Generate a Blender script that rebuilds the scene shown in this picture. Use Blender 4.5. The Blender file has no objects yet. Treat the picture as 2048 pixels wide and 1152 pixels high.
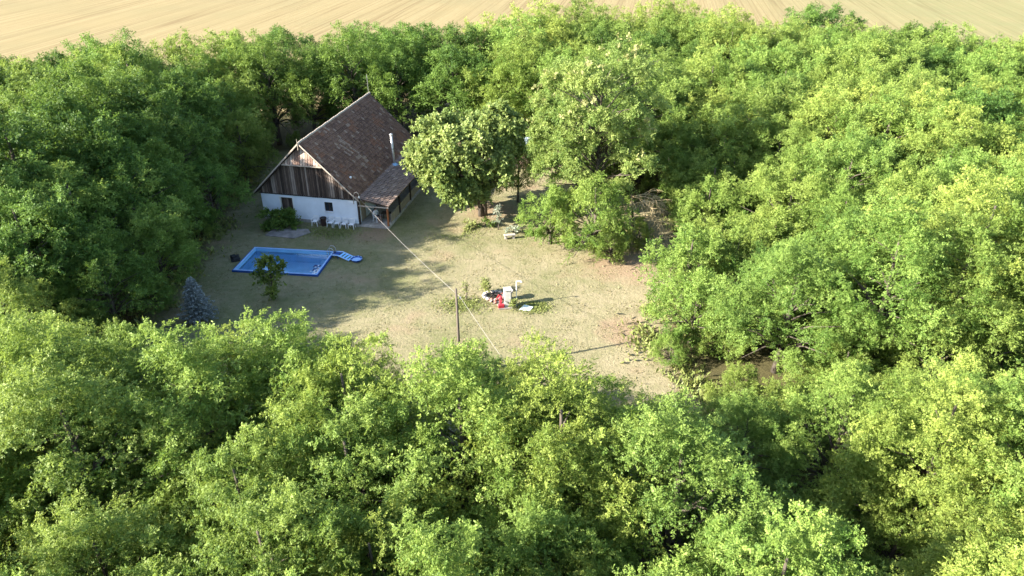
import bpy, bmesh, math, random
import numpy as np
from mathutils import Vector, Matrix

# ------------------------------------------------------------------ camera, world, sun, exposure
SC = bpy.context.scene
COL = SC.collection
CAM_H, PITCH = 28.0, math.radians(29.2)
cam = bpy.data.cameras.new('camera'); cam.sensor_width = 36.0
cam.lens = 36.0 * 1500 / 2048; cam.clip_end = 6000; cam.clip_start = 0.5
camo = bpy.data.objects.new('camera', cam); COL.objects.link(camo)
camo.location = (0, 0, CAM_H); camo.rotation_euler = (math.pi / 2 - PITCH, 0, 0)
SC.camera = camo
SUN_EL, SUN_DIR = math.radians(24.5), math.radians(18)      # shadows run towards +X, a little +Y
W = bpy.data.worlds.new('World'); SC.world = W; W.use_nodes = True
nt = W.node_tree
sky = nt.nodes.new('ShaderNodeTexSky'); sky.sky_type = 'NISHITA'; sky.sun_disc = False
sky.sun_elevation = SUN_EL
sky.sun_rotation = math.radians(252); sky.altitude = 100; sky.air_density = 1.0; sky.dust_density = 1.0
nt.links.new(sky.outputs[0], nt.nodes['Background'].inputs[0])
nt.nodes['Background'].inputs[1].default_value = 0.097
sun = bpy.data.lights.new('sun', 'SUN'); sun.energy = 5.0; sun.angle = math.radians(0.53); sun.color = (1.0, 0.93, 0.81)
suno = bpy.data.objects.new('sun', sun); COL.objects.link(suno)
sd = Vector((math.cos(SUN_EL) * math.cos(SUN_DIR), math.cos(SUN_EL) * math.sin(SUN_DIR), -math.sin(SUN_EL)))
suno.rotation_euler = sd.to_track_quat('-Z', 'Y').to_euler()
suno.location = (-80, -30, 60)
SC.view_settings.view_transform = 'Standard'; SC.view_settings.look = 'None'
SC.view_settings.gamma = 1.0; SC.view_settings.use_curve_mapping = False
SC.view_settings.exposure = 2.2
SC.cycles.max_bounces = 6; SC.cycles.diffuse_bounces = 3; SC.cycles.transmission_bounces = 5

R = random.Random(7)
RN = np.random.default_rng(11)

# ------------------------------------------------------------------ materials
def new_mat(name):
    m = bpy.data.materials.new(name); m.use_nodes = True
    return m, m.node_tree, m.node_tree.nodes['Principled BSDF']
def N(t, k, **kw):
    n = t.nodes.new(k)
    for a, v in kw.items(): setattr(n, a, v)
    return n
def ramp(t, stops):
    n = N(t, 'ShaderNodeValToRGB'); e = n.color_ramp.elements
    while len(e) < len(stops): e.new(0.5)
    for q, (p, c) in zip(e, stops): q.position = p; q.color = (*c, 1)
    return n
def mix(t, fac, a, b):
    n = N(t, 'ShaderNodeMix', data_type='RGBA')
    for s, v in ((n.inputs[0], fac), (n.inputs[6], a), (n.inputs[7], b)):
        if isinstance(v, bpy.types.NodeSocket): t.links.new(v, s)
        elif isinstance(v, (int, float)): s.default_value = v
        else: s.default_value = (*v, 1)
    return n.outputs[2]
def noise(t, vec, scale, detail=4, rough=0.55, out=0):
    n = N(t, 'ShaderNodeTexNoise'); n.inputs['Scale'].default_value = scale
    n.inputs['Detail'].default_value = detail; n.inputs['Roughness'].default_value = rough
    if vec is not None: t.links.new(vec, n.inputs['Vector'])
    return n.outputs[out]
def mapped(t, src, rot=0.0, scale=(1, 1, 1)):
    if rot:
        r = N(t, 'ShaderNodeMapping'); r.inputs['Rotation'].default_value = (0, 0, rot); t.links.new(src, r.inputs['Vector']); src = r.outputs[0]
    m = N(t, 'ShaderNodeMapping'); m.inputs['Scale'].default_value = scale
    t.links.new(src, m.inputs['Vector']); return m.outputs[0]
def simple(name, col, rough=0.7, var=0.25, scale=6.0, bump=0.0, metal=0.0, spec=0.3, stretch=(1, 1, 1)):
    m, t, b = new_mat(name)
    tc = N(t, 'ShaderNodeTexCoord')
    v = mapped(t, tc.outputs['Object'], 0, stretch)
    f = noise(t, v, scale, 5)
    lo = tuple(c * (1 - var) for c in col); hi = tuple(min(1, c * (1 + var)) for c in col)
    r = ramp(t, [(0.3, lo), (0.7, hi)]); t.links.new(f, r.inputs[0])
    t.links.new(r.outputs[0], b.inputs['Base Color'])
    b.inputs['Roughness'].default_value = rough; b.inputs['Metallic'].default_value = metal
    b.inputs['Specular IOR Level'].default_value = spec
    if bump:
        bn = N(t, 'ShaderNodeBump'); bn.inputs['Strength'].default_value = bump; bn.inputs['Distance'].default_value = 0.02
        t.links.new(f, bn.inputs['Height']); t.links.new(bn.outputs[0], b.inputs['Normal'])
    return m
def leaf_mat(name, dark, light, trans=0.4, hue=0.025, val=0.3):
    m, t, b = new_mat(name)
    at = N(t, 'ShaderNodeAttribute'); at.attribute_name = 'tint'
    oi = N(t, 'ShaderNodeObjectInfo')
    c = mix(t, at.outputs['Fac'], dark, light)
    hs = N(t, 'ShaderNodeHueSaturation')
    mr = N(t, 'ShaderNodeMapRange'); mr.inputs[3].default_value = 0.5 - hue; mr.inputs[4].default_value = 0.5 + hue
    t.links.new(oi.outputs['Random'], mr.inputs[0]); t.links.new(mr.outputs[0], hs.inputs['Hue'])
    wn = N(t, 'ShaderNodeTexWhiteNoise', noise_dimensions='1D')
    t.links.new(oi.outputs['Random'], wn.inputs['W'])
    mv = N(t, 'ShaderNodeMapRange'); mv.inputs[3].default_value = 1 - val; mv.inputs[4].default_value = 1 + val
    t.links.new(wn.outputs['Value'], mv.inputs[0]); t.links.new(mv.outputs[0], hs.inputs['Value'])
    t.links.new(c, hs.inputs['Color'])
    t.links.new(hs.outputs[0], b.inputs['Base Color'])
    b.inputs['Roughness'].default_value = 0.55; b.inputs['Specular IOR Level'].default_value = 0.25
    tr = N(t, 'ShaderNodeBsdfTranslucent')
    tw = mix(t, 0.35, hs.outputs[0], (light[0] * 1.25, light[1] * 1.15, light[2] * 0.6))
    t.links.new(tw, tr.inputs['Color'])
    ms = N(t, 'ShaderNodeMixShader'); ms.inputs[0].default_value = trans
    t.links.new(b.outputs[0], ms.inputs[1]); t.links.new(tr.outputs[0], ms.inputs[2])
    t.links.new(ms.outputs[0], t.nodes['Material Output'].inputs['Surface'])
    return m

def ground_mat():
    m, t, b = new_mat('dry_lawn_and_litter')
    g = N(t, 'ShaderNodeNewGeometry'); P = g.outputs['Position']
    straw = mix(t, noise(t, P, 2.2, 6, 0.7), (0.205, 0.172, 0.098), (0.37, 0.32, 0.205))
    green = mix(t, noise(t, P, 3.1, 6, 0.7), (0.10, 0.115, 0.045), (0.22, 0.215, 0.10))
    n1 = noise(t, P, 0.16, 5, 0.6); r1 = ramp(t, [(0.40, (0, 0, 0)), (0.62, (1, 1, 1))]); t.links.new(n1, r1.inputs[0])
    n2 = noise(t, P, 1.4, 6, 0.75); r2 = ramp(t, [(0.42, (0, 0, 0)), (0.60, (1, 1, 1))]); t.links.new(n2, r2.inputs[0])
    fac = N(t, 'ShaderNodeMath', operation='MULTIPLY_ADD'); t.links.new(r2.outputs[0], fac.inputs[0]); fac.inputs[1].default_value = 0.38
    fm = N(t, 'ShaderNodeMath', operation='MULTIPLY'); t.links.new(r1.outputs[0], fm.inputs[0]); fm.inputs[1].default_value = 0.52
    t.links.new(fm.outputs[0], fac.inputs[2])
    sx = N(t, 'ShaderNodeSeparateXYZ'); t.links.new(P, sx.inputs[0])
    gx_ = N(t, 'ShaderNodeMapRange'); gx_.inputs[1].default_value = -16; gx_.inputs[2].default_value = 8; gx_.inputs[3].default_value = 0.24; gx_.inputs[4].default_value = -0.12
    t.links.new(sx.outputs[0], gx_.inputs[0])
    fs_ = N(t, 'ShaderNodeMath', operation='ADD', use_clamp=True); t.links.new(fac.outputs[0], fs_.inputs[0]); t.links.new(gx_.outputs[0], fs_.inputs[1])
    c = mix(t, fs_.outputs[0], straw, green)
    # bare reddish soil patches
    n3 = noise(t, P, 0.22, 3, 0.5); r3 = ramp(t, [(0.60, (0, 0, 0)), (0.72, (1, 1, 1))]); t.links.new(n3, r3.inputs[0])
    soil = mix(t, noise(t, P, 5.0, 5), (0.22, 0.15, 0.095), (0.34, 0.25, 0.17))
    rm = N(t, 'ShaderNodeMath', operation='MULTIPLY'); t.links.new(r3.outputs[0], rm.inputs[0]); rm.inputs[1].default_value = 0.7
    c = mix(t, rm.outputs[0], c, soil)
    for cx, cy, rad in ((9.0, 54.0, 5.5), (10.5, 33.0, 5.0), (-2.0, 65.0, 4.0), (8.0, 44.0, 3.5), (-12.0, 59.6, 3.0)):   # worn soil: tree feet, gate track, doorstep
        dn = N(t, 'ShaderNodeVectorMath', operation='DISTANCE'); t.links.new(P, dn.inputs[0]); dn.inputs[1].default_value = (cx, cy, 0)
        mr = N(t, 'ShaderNodeMapRange'); mr.inputs[1].default_value = rad * 0.2; mr.inputs[2].default_value = rad; mr.inputs[3].default_value = 1.0; mr.inputs[4].default_value = 0.0
        t.links.new(dn.outputs['Value'], mr.inputs[0])
        ml = N(t, 'ShaderNodeMath', operation='MULTIPLY'); t.links.new(mr.outputs[0], ml.inputs[0]); t.links.new(noise(t, P, 0.9, 6, 0.7), ml.inputs[1])
        rr_ = ramp(t, [(0.18, (0, 0, 0)), (0.42, (0.85, 0.85, 0.85))]); t.links.new(ml.outputs[0], rr_.inputs[0])
        c = mix(t, rr_.outputs[0], c, soil)
    # woodland litter outside the clearing (vertex mask painted by area of ground, not by light)
    at = N(t, 'ShaderNodeAttribute'); at.attribute_name = 'woods'
    lit = mix(t, noise(t, P, 1.1, 6, 0.7), (0.045, 0.04, 0.022), (0.13, 0.115, 0.05))
    wn = noise(t, P, 0.5, 4); ad = N(t, 'ShaderNodeMath', operation='MULTIPLY_ADD'); t.links.new(wn, ad.inputs[0]); ad.inputs[1].default_value = 0.8
    t.links.new(at.outputs['Fac'], ad.inputs[2])
    rw = ramp(t, [(0.72, (0, 0, 0)), (1.0, (1, 1, 1))]); t.links.new(ad.outputs[0], rw.inputs[0])
    c = mix(t, rw.outputs[0], c, lit)
    t.links.new(c, b.inputs['Base Color']); b.inputs['Roughness'].default_value = 0.95; b.inputs['Specular IOR Level'].default_value = 0.1
    bn = N(t, 'ShaderNodeBump'); bn.inputs['Strength'].default_value = 0.9; bn.inputs['Distance'].default_value = 0.12
    t.links.new(noise(t, P, 4.5, 6, 0.75), bn.inputs['Height']); t.links.new(bn.outputs[0], b.inputs['Normal'])
    return m
def field_mat():
    m, t, b = new_mat('stubble')
    g = N(t, 'ShaderNodeNewGeometry'); P = g.outputs['Position']
    a = math.radians(10.5)
    f1 = noise(t, mapped(t, P, a, (2.2, 0.045, 1)), 1.0, 5, 0.7)
    f2 = noise(t, mapped(t, P, a, (0.28, 0.006, 1)), 1.0, 3, 0.6)
    f3 = noise(t, P, 0.035, 4, 0.6)
    c = mix(t, f1, (0.22, 0.168, 0.078), (0.37, 0.305, 0.172))
    r2 = ramp(t, [(0.42, (0, 0, 0)), (0.60, (1, 1, 1))]); t.links.new(f2, r2.inputs[0])
    c2 = mix(t, f1, (0.18, 0.138, 0.062), (0.32, 0.26, 0.142))
    c = mix(t, r2.outputs[0], c2, c)
    r3 = ramp(t, [(0.46, (0, 0, 0)), (0.66, (0.7, 0.7, 0.7))]); t.links.new(f3, r3.inputs[0])
    c = mix(t, r3.outputs[0], c, (0.22, 0.19, 0.10))
    r4 = ramp(t, [(0.50, (0, 0, 0)), (0.70, (1, 1, 1))]); t.links.new(noise(t, mapped(t, P, a, (1.6, 0.5, 1)), 1.0, 8, 0.85), r4.inputs[0])
    c = mix(t, r4.outputs[0], c, (0.23, 0.175, 0.085))
    # tractor tracks and swath edges: thin irregular lines along the furrows
    for sc, lo, amt in ((0.42, 0.50, 0.75), (0.17, 0.47, 0.95), (0.9, 0.53, 0.55), (0.25, 0.55, 0.8)):
        r5 = ramp(t, [(lo - 0.012, (0, 0, 0)), (lo, (amt, amt, amt)), (lo + 0.012, (0, 0, 0))])
        t.links.new(noise(t, mapped(t, P, a, (sc, 0.0025, 1)), 1.0, 2, 0.5), r5.inputs[0])
        c = mix(t, r5.outputs[0], c, (0.17, 0.12, 0.062))
    rg_ = ramp(t, [(0.3, (0.0, 0.0, 0.0)), (0.75, (0.6, 0.6, 0.6))]); t.links.new(noise(t, P, 5.0, 4, 0.8), rg_.inputs[0])
    c = mix(t, rg_.outputs[0], c, (0.21, 0.165, 0.075))
    # greener weedy part of the field on the far right
    sx = N(t, 'ShaderNodeSeparateXYZ'); t.links.new(P, sx.inputs[0])
    mr = N(t, 'ShaderNodeMapRange'); mr.inputs[1].default_value = 50; mr.inputs[2].default_value = 95; mr.inputs[4].default_value = 0.75
    t.links.new(sx.outputs[0], mr.inputs[0])
    mg = N(t, 'ShaderNodeMath', operation='MULTIPLY'); t.links.new(mr.outputs[0], mg.inputs[0]); t.links.new(noise(t, P, 0.3, 5, 0.7), mg.inputs[1])
    c = mix(t, mg.outputs[0], c, (0.16, 0.19, 0.08))
    t.links.new(c, b.inputs['Base Color']); b.inputs['Roughness'].default_value = 0.95; b.inputs['Specular IOR Level'].default_value = 0.1
    bn = N(t, 'ShaderNodeBump'); bn.inputs['Strength'].default_value = 0.6; bn.inputs['Distance'].default_value = 0.15
    t.links.new(f1, bn.inputs['Height']); t.links.new(bn.outputs[0], b.inputs['Normal'])
    return m

M = {}
M['ground'] = ground_mat(); M['field'] = field_mat()
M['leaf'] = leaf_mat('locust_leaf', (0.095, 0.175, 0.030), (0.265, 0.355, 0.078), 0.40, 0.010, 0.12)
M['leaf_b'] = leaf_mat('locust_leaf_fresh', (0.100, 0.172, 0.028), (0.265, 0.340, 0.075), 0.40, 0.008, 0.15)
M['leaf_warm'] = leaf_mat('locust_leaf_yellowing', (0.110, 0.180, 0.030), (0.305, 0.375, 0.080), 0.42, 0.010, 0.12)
M['leaf_shaded'] = leaf_mat('locust_leaf_shaded', (0.055, 0.115, 0.022), (0.185, 0.285, 0.055), 0.36, 0.010, 0.12)  # greener, darker locust leaf with the woods' shade put into its colour
M['leaf_pale'] = leaf_mat('pale_tree_leaf', (0.105, 0.185, 0.040), (0.300, 0.375, 0.105), 0.4, 0.01, 0.05)
M['seed'] = leaf_mat('seed_pods', (0.27, 0.275, 0.10), (0.44, 0.43, 0.19), 0.3, 0.01, 0.1)
M['leaf_broad'] = leaf_mat('broad_leaf', (0.125, 0.190, 0.050), (0.320, 0.380, 0.120), 0.35, 0.01, 0.05)
M['leaf_shrub'] = leaf_mat('shrub_leaf', (0.060, 0.120, 0.022), (0.170, 0.250, 0.050), 0.38, 0.03, 0.2)
M['leaf_silver'] = leaf_mat('silver_leaf', (0.17, 0.21, 0.15), (0.36, 0.40, 0.32), 0.25, 0.01, 0.1)
M['needle'] = leaf_mat('blue_needles', (0.15, 0.175, 0.172), (0.38, 0.425, 0.425), 0.1, 0.01, 0.05)
M['grass'] = leaf_mat('grass_blade', (0.15, 0.145, 0.06), (0.33, 0.285, 0.16), 0.3, 0.0, 0.0)
M['grass_green'] = leaf_mat('green_grass_blade', (0.14, 0.18, 0.05), (0.30, 0.33, 0.11), 0.3, 0.0, 0.0)
M['bark'] = simple('bark', (0.085, 0.07, 0.055), 0.9, 0.4, 5, 0.6, stretch=(4, 4, 0.8))
M['deadwood'] = simple('dead_wood', (0.40, 0.31, 0.17), 0.9, 0.35, 4)
M['plaster'] = simple('white_plaster', (0.75, 0.80, 0.87), 0.85, 0.06, 1.3, 0.2)
M['plank'] = [simple('weathered_plank_%d' % i, c, 0.85, 0.4, 3.0, 0.3, stretch=(6, 6, 0.6)) for i, c in enumerate(
    [(0.055, 0.038, 0.030), (0.095, 0.066, 0.051), (0.155, 0.115, 0.09), (0.29, 0.23, 0.19)])]
M['redplank'] = [simple('reddish_plank_%d' % i, c, 0.85, 0.3, 3.0, 0.3, stretch=(6, 6, 0.6)) for i, c in enumerate(
    [(0.20, 0.125, 0.095), (0.32, 0.22, 0.17), (0.46, 0.36, 0.29)])]
M['tile'] = [simple('clay_tile_%d' % i, c, 0.85, 0.3, 9.0, 0.3) for i, c in enumerate(
    [(0.108, 0.056, 0.036), (0.140, 0.073, 0.046), (0.165, 0.090, 0.058), (0.175, 0.078, 0.042), (0.25, 0.165, 0.115)])]
M['vtile'] = [simple('pan_tile_%d' % i, c, 0.8, 0.3, 9.0, 0.3) for i, c in enumerate(
    [(0.15, 0.105, 0.085), (0.19, 0.135, 0.108), (0.25, 0.185, 0.15)])]
M['trim'] = simple('pale_trim', (0.38, 0.32, 0.26), 0.8, 0.2, 5)
M['darkwood'] = simple('dark_timber', (0.045, 0.032, 0.025), 0.8, 0.3, 5, stretch=(4, 4, 0.5))
M['orangewood'] = simple('orange_timber', (0.36, 0.13, 0.05), 0.7, 0.2, 5)
M['palewood'] = simple('pale_boards', (0.34, 0.28, 0.21), 0.8, 0.3, 4, stretch=(5, 5, 0.6))
M['concrete'] = simple('concrete', (0.36, 0.33, 0.30), 0.9, 0.3, 3.0, 0.3)
M['slab'] = simple('old_concrete', (0.24, 0.215, 0.20), 0.9, 0.4, 1.6, 0.4)
M['metal'] = simple('flue_metal', (0.55, 0.53, 0.50), 0.4, 0.15, 5, metal=0.6)
M['flash'] = simple('blue_flashing', (0.25, 0.42, 0.60), 0.5, 0.2, 5)
M['glass'] = simple('dark_glass', (0.02, 0.025, 0.03), 0.08, 0.3, 2, spec=0.6)
M['whitepaint'] = simple('white_paint', (0.78, 0.78, 0.76), 0.5, 0.06, 4)
M['plastic'] = simple('white_plastic', (0.80, 0.81, 0.82), 0.4, 0.04, 4, spec=0.45)
M['liner'] = simple('pool_liner', (0.25, 0.58, 0.95), 0.5, 0.10, 1.2)
M['rim'] = simple('pool_rim', (0.34, 0.55, 0.86), 0.45, 0.1, 2.0)
M['skirt'] = simple('pool_skirt', (0.018, 0.075, 0.30), 0.5, 0.15, 2.0)
M['mosaic_a'] = simple('pool_mosaic_pale', (0.82, 0.84, 0.84), 0.4, 0.1, 8)
M['mosaic_b'] = simple('pool_mosaic_dark', (0.03, 0.06, 0.18), 0.4, 0.1, 8)
M['black'] = simple('black_plastic', (0.018, 0.018, 0.02), 0.5, 0.2, 6)
M['brown'] = simple('brown_bin', (0.05, 0.028, 0.022), 0.6, 0.3, 6)
M['red'] = simple('red_paint', (0.40, 0.03, 0.045), 0.5, 0.15, 8)
M['stone'] = simple('field_stone', (0.36, 0.32, 0.29), 0.9, 0.3, 7, 0.4)
M['char'] = simple('charred_wood', (0.035, 0.028, 0.026), 0.9, 0.4, 8)
M['brick'] = simple('fire_brick', (0.34, 0.16, 0.12), 0.9, 0.25, 8)
M['pale_sheet'] = simple('pale_green_sheet', (0.60, 0.68, 0.62), 0.5, 0.1, 6)
M['corrugated'] = simple('pale_blue_sheet', (0.42, 0.50, 0.58), 0.4, 0.25, 2.5)
M['pole'] = simple('grey_pole_wood', (0.11, 0.09, 0.072), 0.9, 0.3, 5, 0.3, stretch=(6, 6, 0.4))
M['wire'] = simple('pale_cable', (0.30, 0.28, 0.26), 0.6, 0.1, 3)
M['limewash'] = simple('limewashed_concrete', (0.58, 0.56, 0.53), 0.85, 0.2, 4, 0.3)
M['skin'] = simple('skin', (0.42, 0.24, 0.17), 0.6, 0.08, 8)
M['shirt'] = simple('white_cotton', (0.75, 0.74, 0.78), 0.9, 0.06, 10)
M['shorts'] = simple('dark_cotton', (0.03, 0.035, 0.06), 0.9, 0.2, 10)
M['hair'] = simple('dark_hair', (0.025, 0.018, 0.014), 0.7, 0.3, 20)
def water_mat():
    m, t, b = new_mat('pool_water')
    b.inputs['Base Color'].default_value = (1.0, 1.0, 1.0, 1); b.inputs['Roughness'].default_value = 0.02
    b.inputs['IOR'].default_value = 1.33; b.inputs['Transmission Weight'].default_value = 1.0
    g = N(t, 'ShaderNodeNewGeometry'); bn = N(t, 'ShaderNodeBump'); bn.inputs['Strength'].default_value = 0.15; bn.inputs['Distance'].default_value = 0.03
    t.links.new(noise(t, g.outputs['Position'], 1.8, 3), bn.inputs['Height']); t.links.new(bn.outputs[0], b.inputs['Normal'])
    return m
M['water'] = water_mat()

# ------------------------------------------------------------------ mesh helpers
class MB:
    """collects shapes into one mesh"""
    def __init__(s): s.v = []; s.f = []; s.m = []
    def add(s, vs, fs, mi=0):
        o = len(s.v); s.v += [tuple(p) for p in vs]; s.f += [tuple(i + o for i in q) for q in fs]; s.m += [mi] * len(fs); return s
    def box(s, x0, x1, y0, y1, z0, z1, mi=0, mat=None):
        vs = [Vector((x, y, z)) for z in (z0, z1) for x, y in ((x0, y0), (x1, y0), (x1, y1), (x0, y1))]
        if mat is not None: vs = [mat @ p for p in vs]
        return s.add(vs, [(3, 2, 1, 0), (4, 5, 6, 7), (0, 1, 5, 4), (1, 2, 6, 5), (2, 3, 7, 6), (3, 0, 4, 7)], mi)
    def tube(s, pts, rad, n=6, mi=0, caps=True):
        pts = [Vector(p) for p in pts]; k = len(pts)
        if not hasattr(rad, '__len__'): rad = [rad] * k
        vs = []; a = Vector((0.31, 0.17, 0.93))
        for i, p in enumerate(pts):
            d = (pts[min(i + 1, k - 1)] - pts[max(i - 1, 0)]).normalized()
            u = d.cross(a)
            if u.length < 0.05: u = d.cross(Vector((1, 0, 0)))
            u.normalize(); w = d.cross(u)
            for j in range(n):
                t = 2 * math.pi * j / n; vs.append(p + (u * math.cos(t) + w * math.sin(t)) * rad[i])
        fs = [(i * n + j, i * n + (j + 1) % n, (i + 1) * n + (j + 1) % n, (i + 1) * n + j) for i in range(k - 1) for j in range(n)]
        if caps: fs += [tuple(range(n - 1, -1, -1)), tuple(range((k - 1) * n, k * n))]
        return s.add(vs, fs, mi)
    def lathe(s, prof, n=16, mi=0, c=(0, 0, 0)):
        vs = [(c[0] + r * math.cos(2 * math.pi * j / n), c[1] + r * math.sin(2 * math.pi * j / n), c[2] + z) for r, z in prof for j in range(n)]
        k = len(prof)
        fs = [(i * n + j, i * n + (j + 1) % n, (i + 1) * n + (j + 1) % n, (i + 1) * n + j) for i in range(k - 1) for j in range(n)]
        fs += [tuple(range(n - 1, -1, -1)), tuple(range((k - 1) * n, k * n))]
        return s.add(vs, fs, mi)
    def mesh(s, name, mats, smooth=False):
        me = bpy.data.meshes.new(name); me.from_pydata(s.v, [], s.f)
        for m in (mats if isinstance(mats, list) else [mats]): me.materials.append(m)
        if any(s.m): me.polygons.foreach_set('material_index', s.m)
        if smooth: me.polygons.foreach_set('use_smooth', [True] * len(me.polygons))
        me.update(); return me
    def build(s, name, mats, parent=None, smooth=False, bevel=0.0):
        o = link(name, s.mesh(name, mats, smooth), parent)
        if bevel:
            b = o.modifiers.new('bevel', 'BEVEL'); b.width = bevel; b.segments = 2; b.limit_method = 'ANGLE'
        return o
def link(name, data, parent=None, loc=None, rz=None):
    o = bpy.data.objects.new(name, data); COL.objects.link(o)
    if parent is not None: o.parent = parent
    if loc is not None: o.location = loc
    if rz is not None: o.rotation_euler = (0, 0, rz)
    return o
def tag(o, label, cat, group=None):
    o['label'] = label; o['category'] = cat
    if group: o['group'] = group
    return o
def thing(name, label, cat, loc=(0, 0, 0), rz=0.0, group=None):
    return tag(link(name, None, None, loc, rz), label, cat, group)
def copy_tree(root, loc, rz, label=None, group=None, scale=None, name=None):
    r = root.copy(); COL.objects.link(r); r.location = loc; r.rotation_euler = (0, 0, rz)
    if scale is not None: r.scale = scale
    if label: r['label'] = label
    if group: r['group'] = group
    if name: r.name = name
    for ch in root.children:
        c = ch.copy(); COL.objects.link(c); c.parent = r
        for g in ch.children:
            d = g.copy(); COL.objects.link(d); d.parent = c
    return r
def np_mesh(name, V, mat, tint=None):
    """V (n,4,3) loose quads"""
    n = len(V); me = bpy.data.meshes.new(name)
    me.vertices.add(n * 4); me.vertices.foreach_set('co', V.reshape(-1).astype(np.float32))
    me.loops.add(n * 4); me.loops.foreach_set('vertex_index', np.arange(n * 4, dtype=np.int32))
    me.polygons.add(n); me.polygons.foreach_set('loop_start', np.arange(0, n * 4, 4, dtype=np.int32))
    me.materials.append(mat)
    if tint is not None:
        a = me.attributes.new('tint', 'FLOAT', 'POINT'); a.data.foreach_set('value', np.repeat(tint, 4).astype(np.float32))
    me.update(calc_edges=True); return me
def unit(a): return a / np.maximum(np.linalg.norm(a, axis=-1, keepdims=True), 1e-9)

# ------------------------------------------------------------------ the setting: ground, field
CLEAR = [(-26.6, 80), (-26.6, 72), (-26.3, 63), (-26, 57), (-25.6, 51), (-26, 44), (-27, 38), (-24, 33), (-10, 31.5), (-4, 29.5), (0, 28.8), (4, 27.2), (9.8, 26.4),
         (12.2, 31), (11.2, 37), (9.3, 42), (10.2, 47), (14.5, 51), (16, 60), (14, 66), (8, 71), (5, 77), (4, 83), (-6, 84), (-10, 86), (-20, 85), (-25, 82)]
def inside(x, y, poly):
    c = False; j = len(poly) - 1
    for i in range(len(poly)):
        xi, yi = poly[i]; xj, yj = poly[j]
        if (yi > y) != (yj > y) and x < (xj - xi) * (y - yi) / (yj - yi) + xi: c = not c
        j = i
    return c
def edge_dist(x, y, poly):
    best = 1e9
    for i in range(len(poly)):
        ax, ay = poly[i]; bx, by = poly[(i + 1) % len(poly)]
        dx, dy = bx - ax, by - ay; t = max(0, min(1, ((x - ax) * dx + (y - ay) * dy) / (dx * dx + dy * dy)))
        best = min(best, math.hypot(x - ax - t * dx, y - ay - t * dy))
    return best

POOL_C, POOL_RZ, POOL_L, POOL_W = (-18.52, 54.45), math.radians(-6.7), 6.9, 4.15
def build_ground():
    ca, sa = math.cos(POOL_RZ), math.sin(POOL_RZ)
    hx, hy = POOL_L / 2 - 0.02, POOL_W / 2 - 0.02
    def axis(h, lo, hi, ctr):
        a = list(np.arange(ctr[0], ctr[1] + 0.1, 2.0)); a = [q for q in a if abs(abs(q) - h) > 0.3 and not (-h < q < h)]
        return sorted([lo, -300, 300, hi, -h, h] + a) if lo < -300 else sorted([lo, 300, hi, -h, h] + a)
    xs = axis(hx, -2500, 2500, (-60, 90)); ys = axis(hy, -2000, 4000, (-50, 60))
    vs = [(POOL_C[0] + x * ca - y * sa, POOL_C[1] + x * sa + y * ca, 0.0) for y in ys for x in xs]
    nx = len(xs); fs = []
    for j in range(len(ys) - 1):
        for i in range(nx - 1):
            if abs((xs[i] + xs[i + 1]) / 2) < hx and abs((ys[j] + ys[j + 1]) / 2) < hy: continue
            fs.append((j * nx + i, j * nx + i + 1, (j + 1) * nx + i + 1, (j + 1) * nx + i))
    me = bpy.data.meshes.new('ground'); me.from_pydata(vs, [], fs); me.materials.append(M['ground'])
    a = me.attributes.new('woods', 'FLOAT', 'POINT')
    vals = []
    for x, y, z in vs:
        d = edge_dist(x, y, CLEAR)
        vals.append(max(0.0, 0.35 - 0.06 * d) if inside(x, y, CLEAR) else min(1.0, 0.35 + 0.2 * d))
    a.data.foreach_set('value', vals)
    o = link('ground', me); o['kind'] = 'structure'; return o
build_ground()
def far_edge(x):
    return float(np.interp(x, [-90, -57, -42, -30, -15, 0, 8, 14, 40, 62, 100], [70, 79, 86, 94, 99, 97, 106, 113, 105, 92, 85]))
mb = MB(); xs = [-2400, -600, -200] + list(range(-100, 101, 10)) + [200, 600, 2400]
for x in xs: mb.v += [(x, far_edge(max(-95, min(95, x))) + 3, 0.012), (x, 3900, 0.012)]
for i in range(len(xs) - 1): mb.f.append((2 * i, 2 * i + 2, 2 * i + 3, 2 * i + 1)); mb.m.append(0)
o = mb.build('stubble_field', M['field']); o['kind'] = 'structure'

# ------------------------------------------------------------------ the house
YAW = math.radians(11.5)
HO = Vector((-13.69, 61.39, 0)); HM = Matrix.Translation(HO) @ Matrix.Rotation(-YAW, 4, 'Z')
HW, HL, WZ, RZ_, XR = 9.15, 16.0, 2.58, 7.56, -4.575     # width, length, wall height, ridge height, ridge x
SL = (RZ_ - 2.75) / 4.925                                  # roof slope
house = thing('farmhouse', 'white farmhouse with steep brown tiled roof and dark plank gable beside the pool', 'house', HO, -YAW)
# walls: front gable wall with a door and a window opening, sides, back
DX0, DX1, DZ = -7.35, -6.12, 2.25
WX0, WX1, WZ0, WZ1 = -3.12, -2.33, 1.22, 2.12
mb = MB()
mb.box(-HW, DX0, 0, 0.4, 0, DZ); mb.box(DX1, WX0, 0, 0.4, 0, DZ); mb.box(WX1, 0, 0, 0.4, 0, DZ)
mb.box(WX0, WX1, 0, 0.4, 0, WZ0); mb.box(WX0, WX1, 0, 0.4, WZ1, DZ); mb.box(-HW, 0, 0, 0.4, DZ, WZ)
mb.box(-HW, -HW + 0.4, 0.4, HL, 0, WZ); mb.box(-HW + 0.4, 0, HL - 0.4, HL, 0, WZ); mb.box(-0.4, 0, 0.4, HL - 0.4, 0, WZ)
mb.build('wall', M['plaster'], house)
mb = MB(); mb.box(-HW - 0.02, DX0 - 0.08, -0.05, 0.0, 0, 0.28); mb.box(DX1 + 0.08, 0.02, -0.05, 0.0, 0, 0.28); mb.build('plinth', M['concrete'], house)
dr = MB().box(DX0 + 0.02, DX1 - 0.02, 0.18, 0.24, 0, DZ - 0.02).build('door', M['darkwood'], house)
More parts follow.
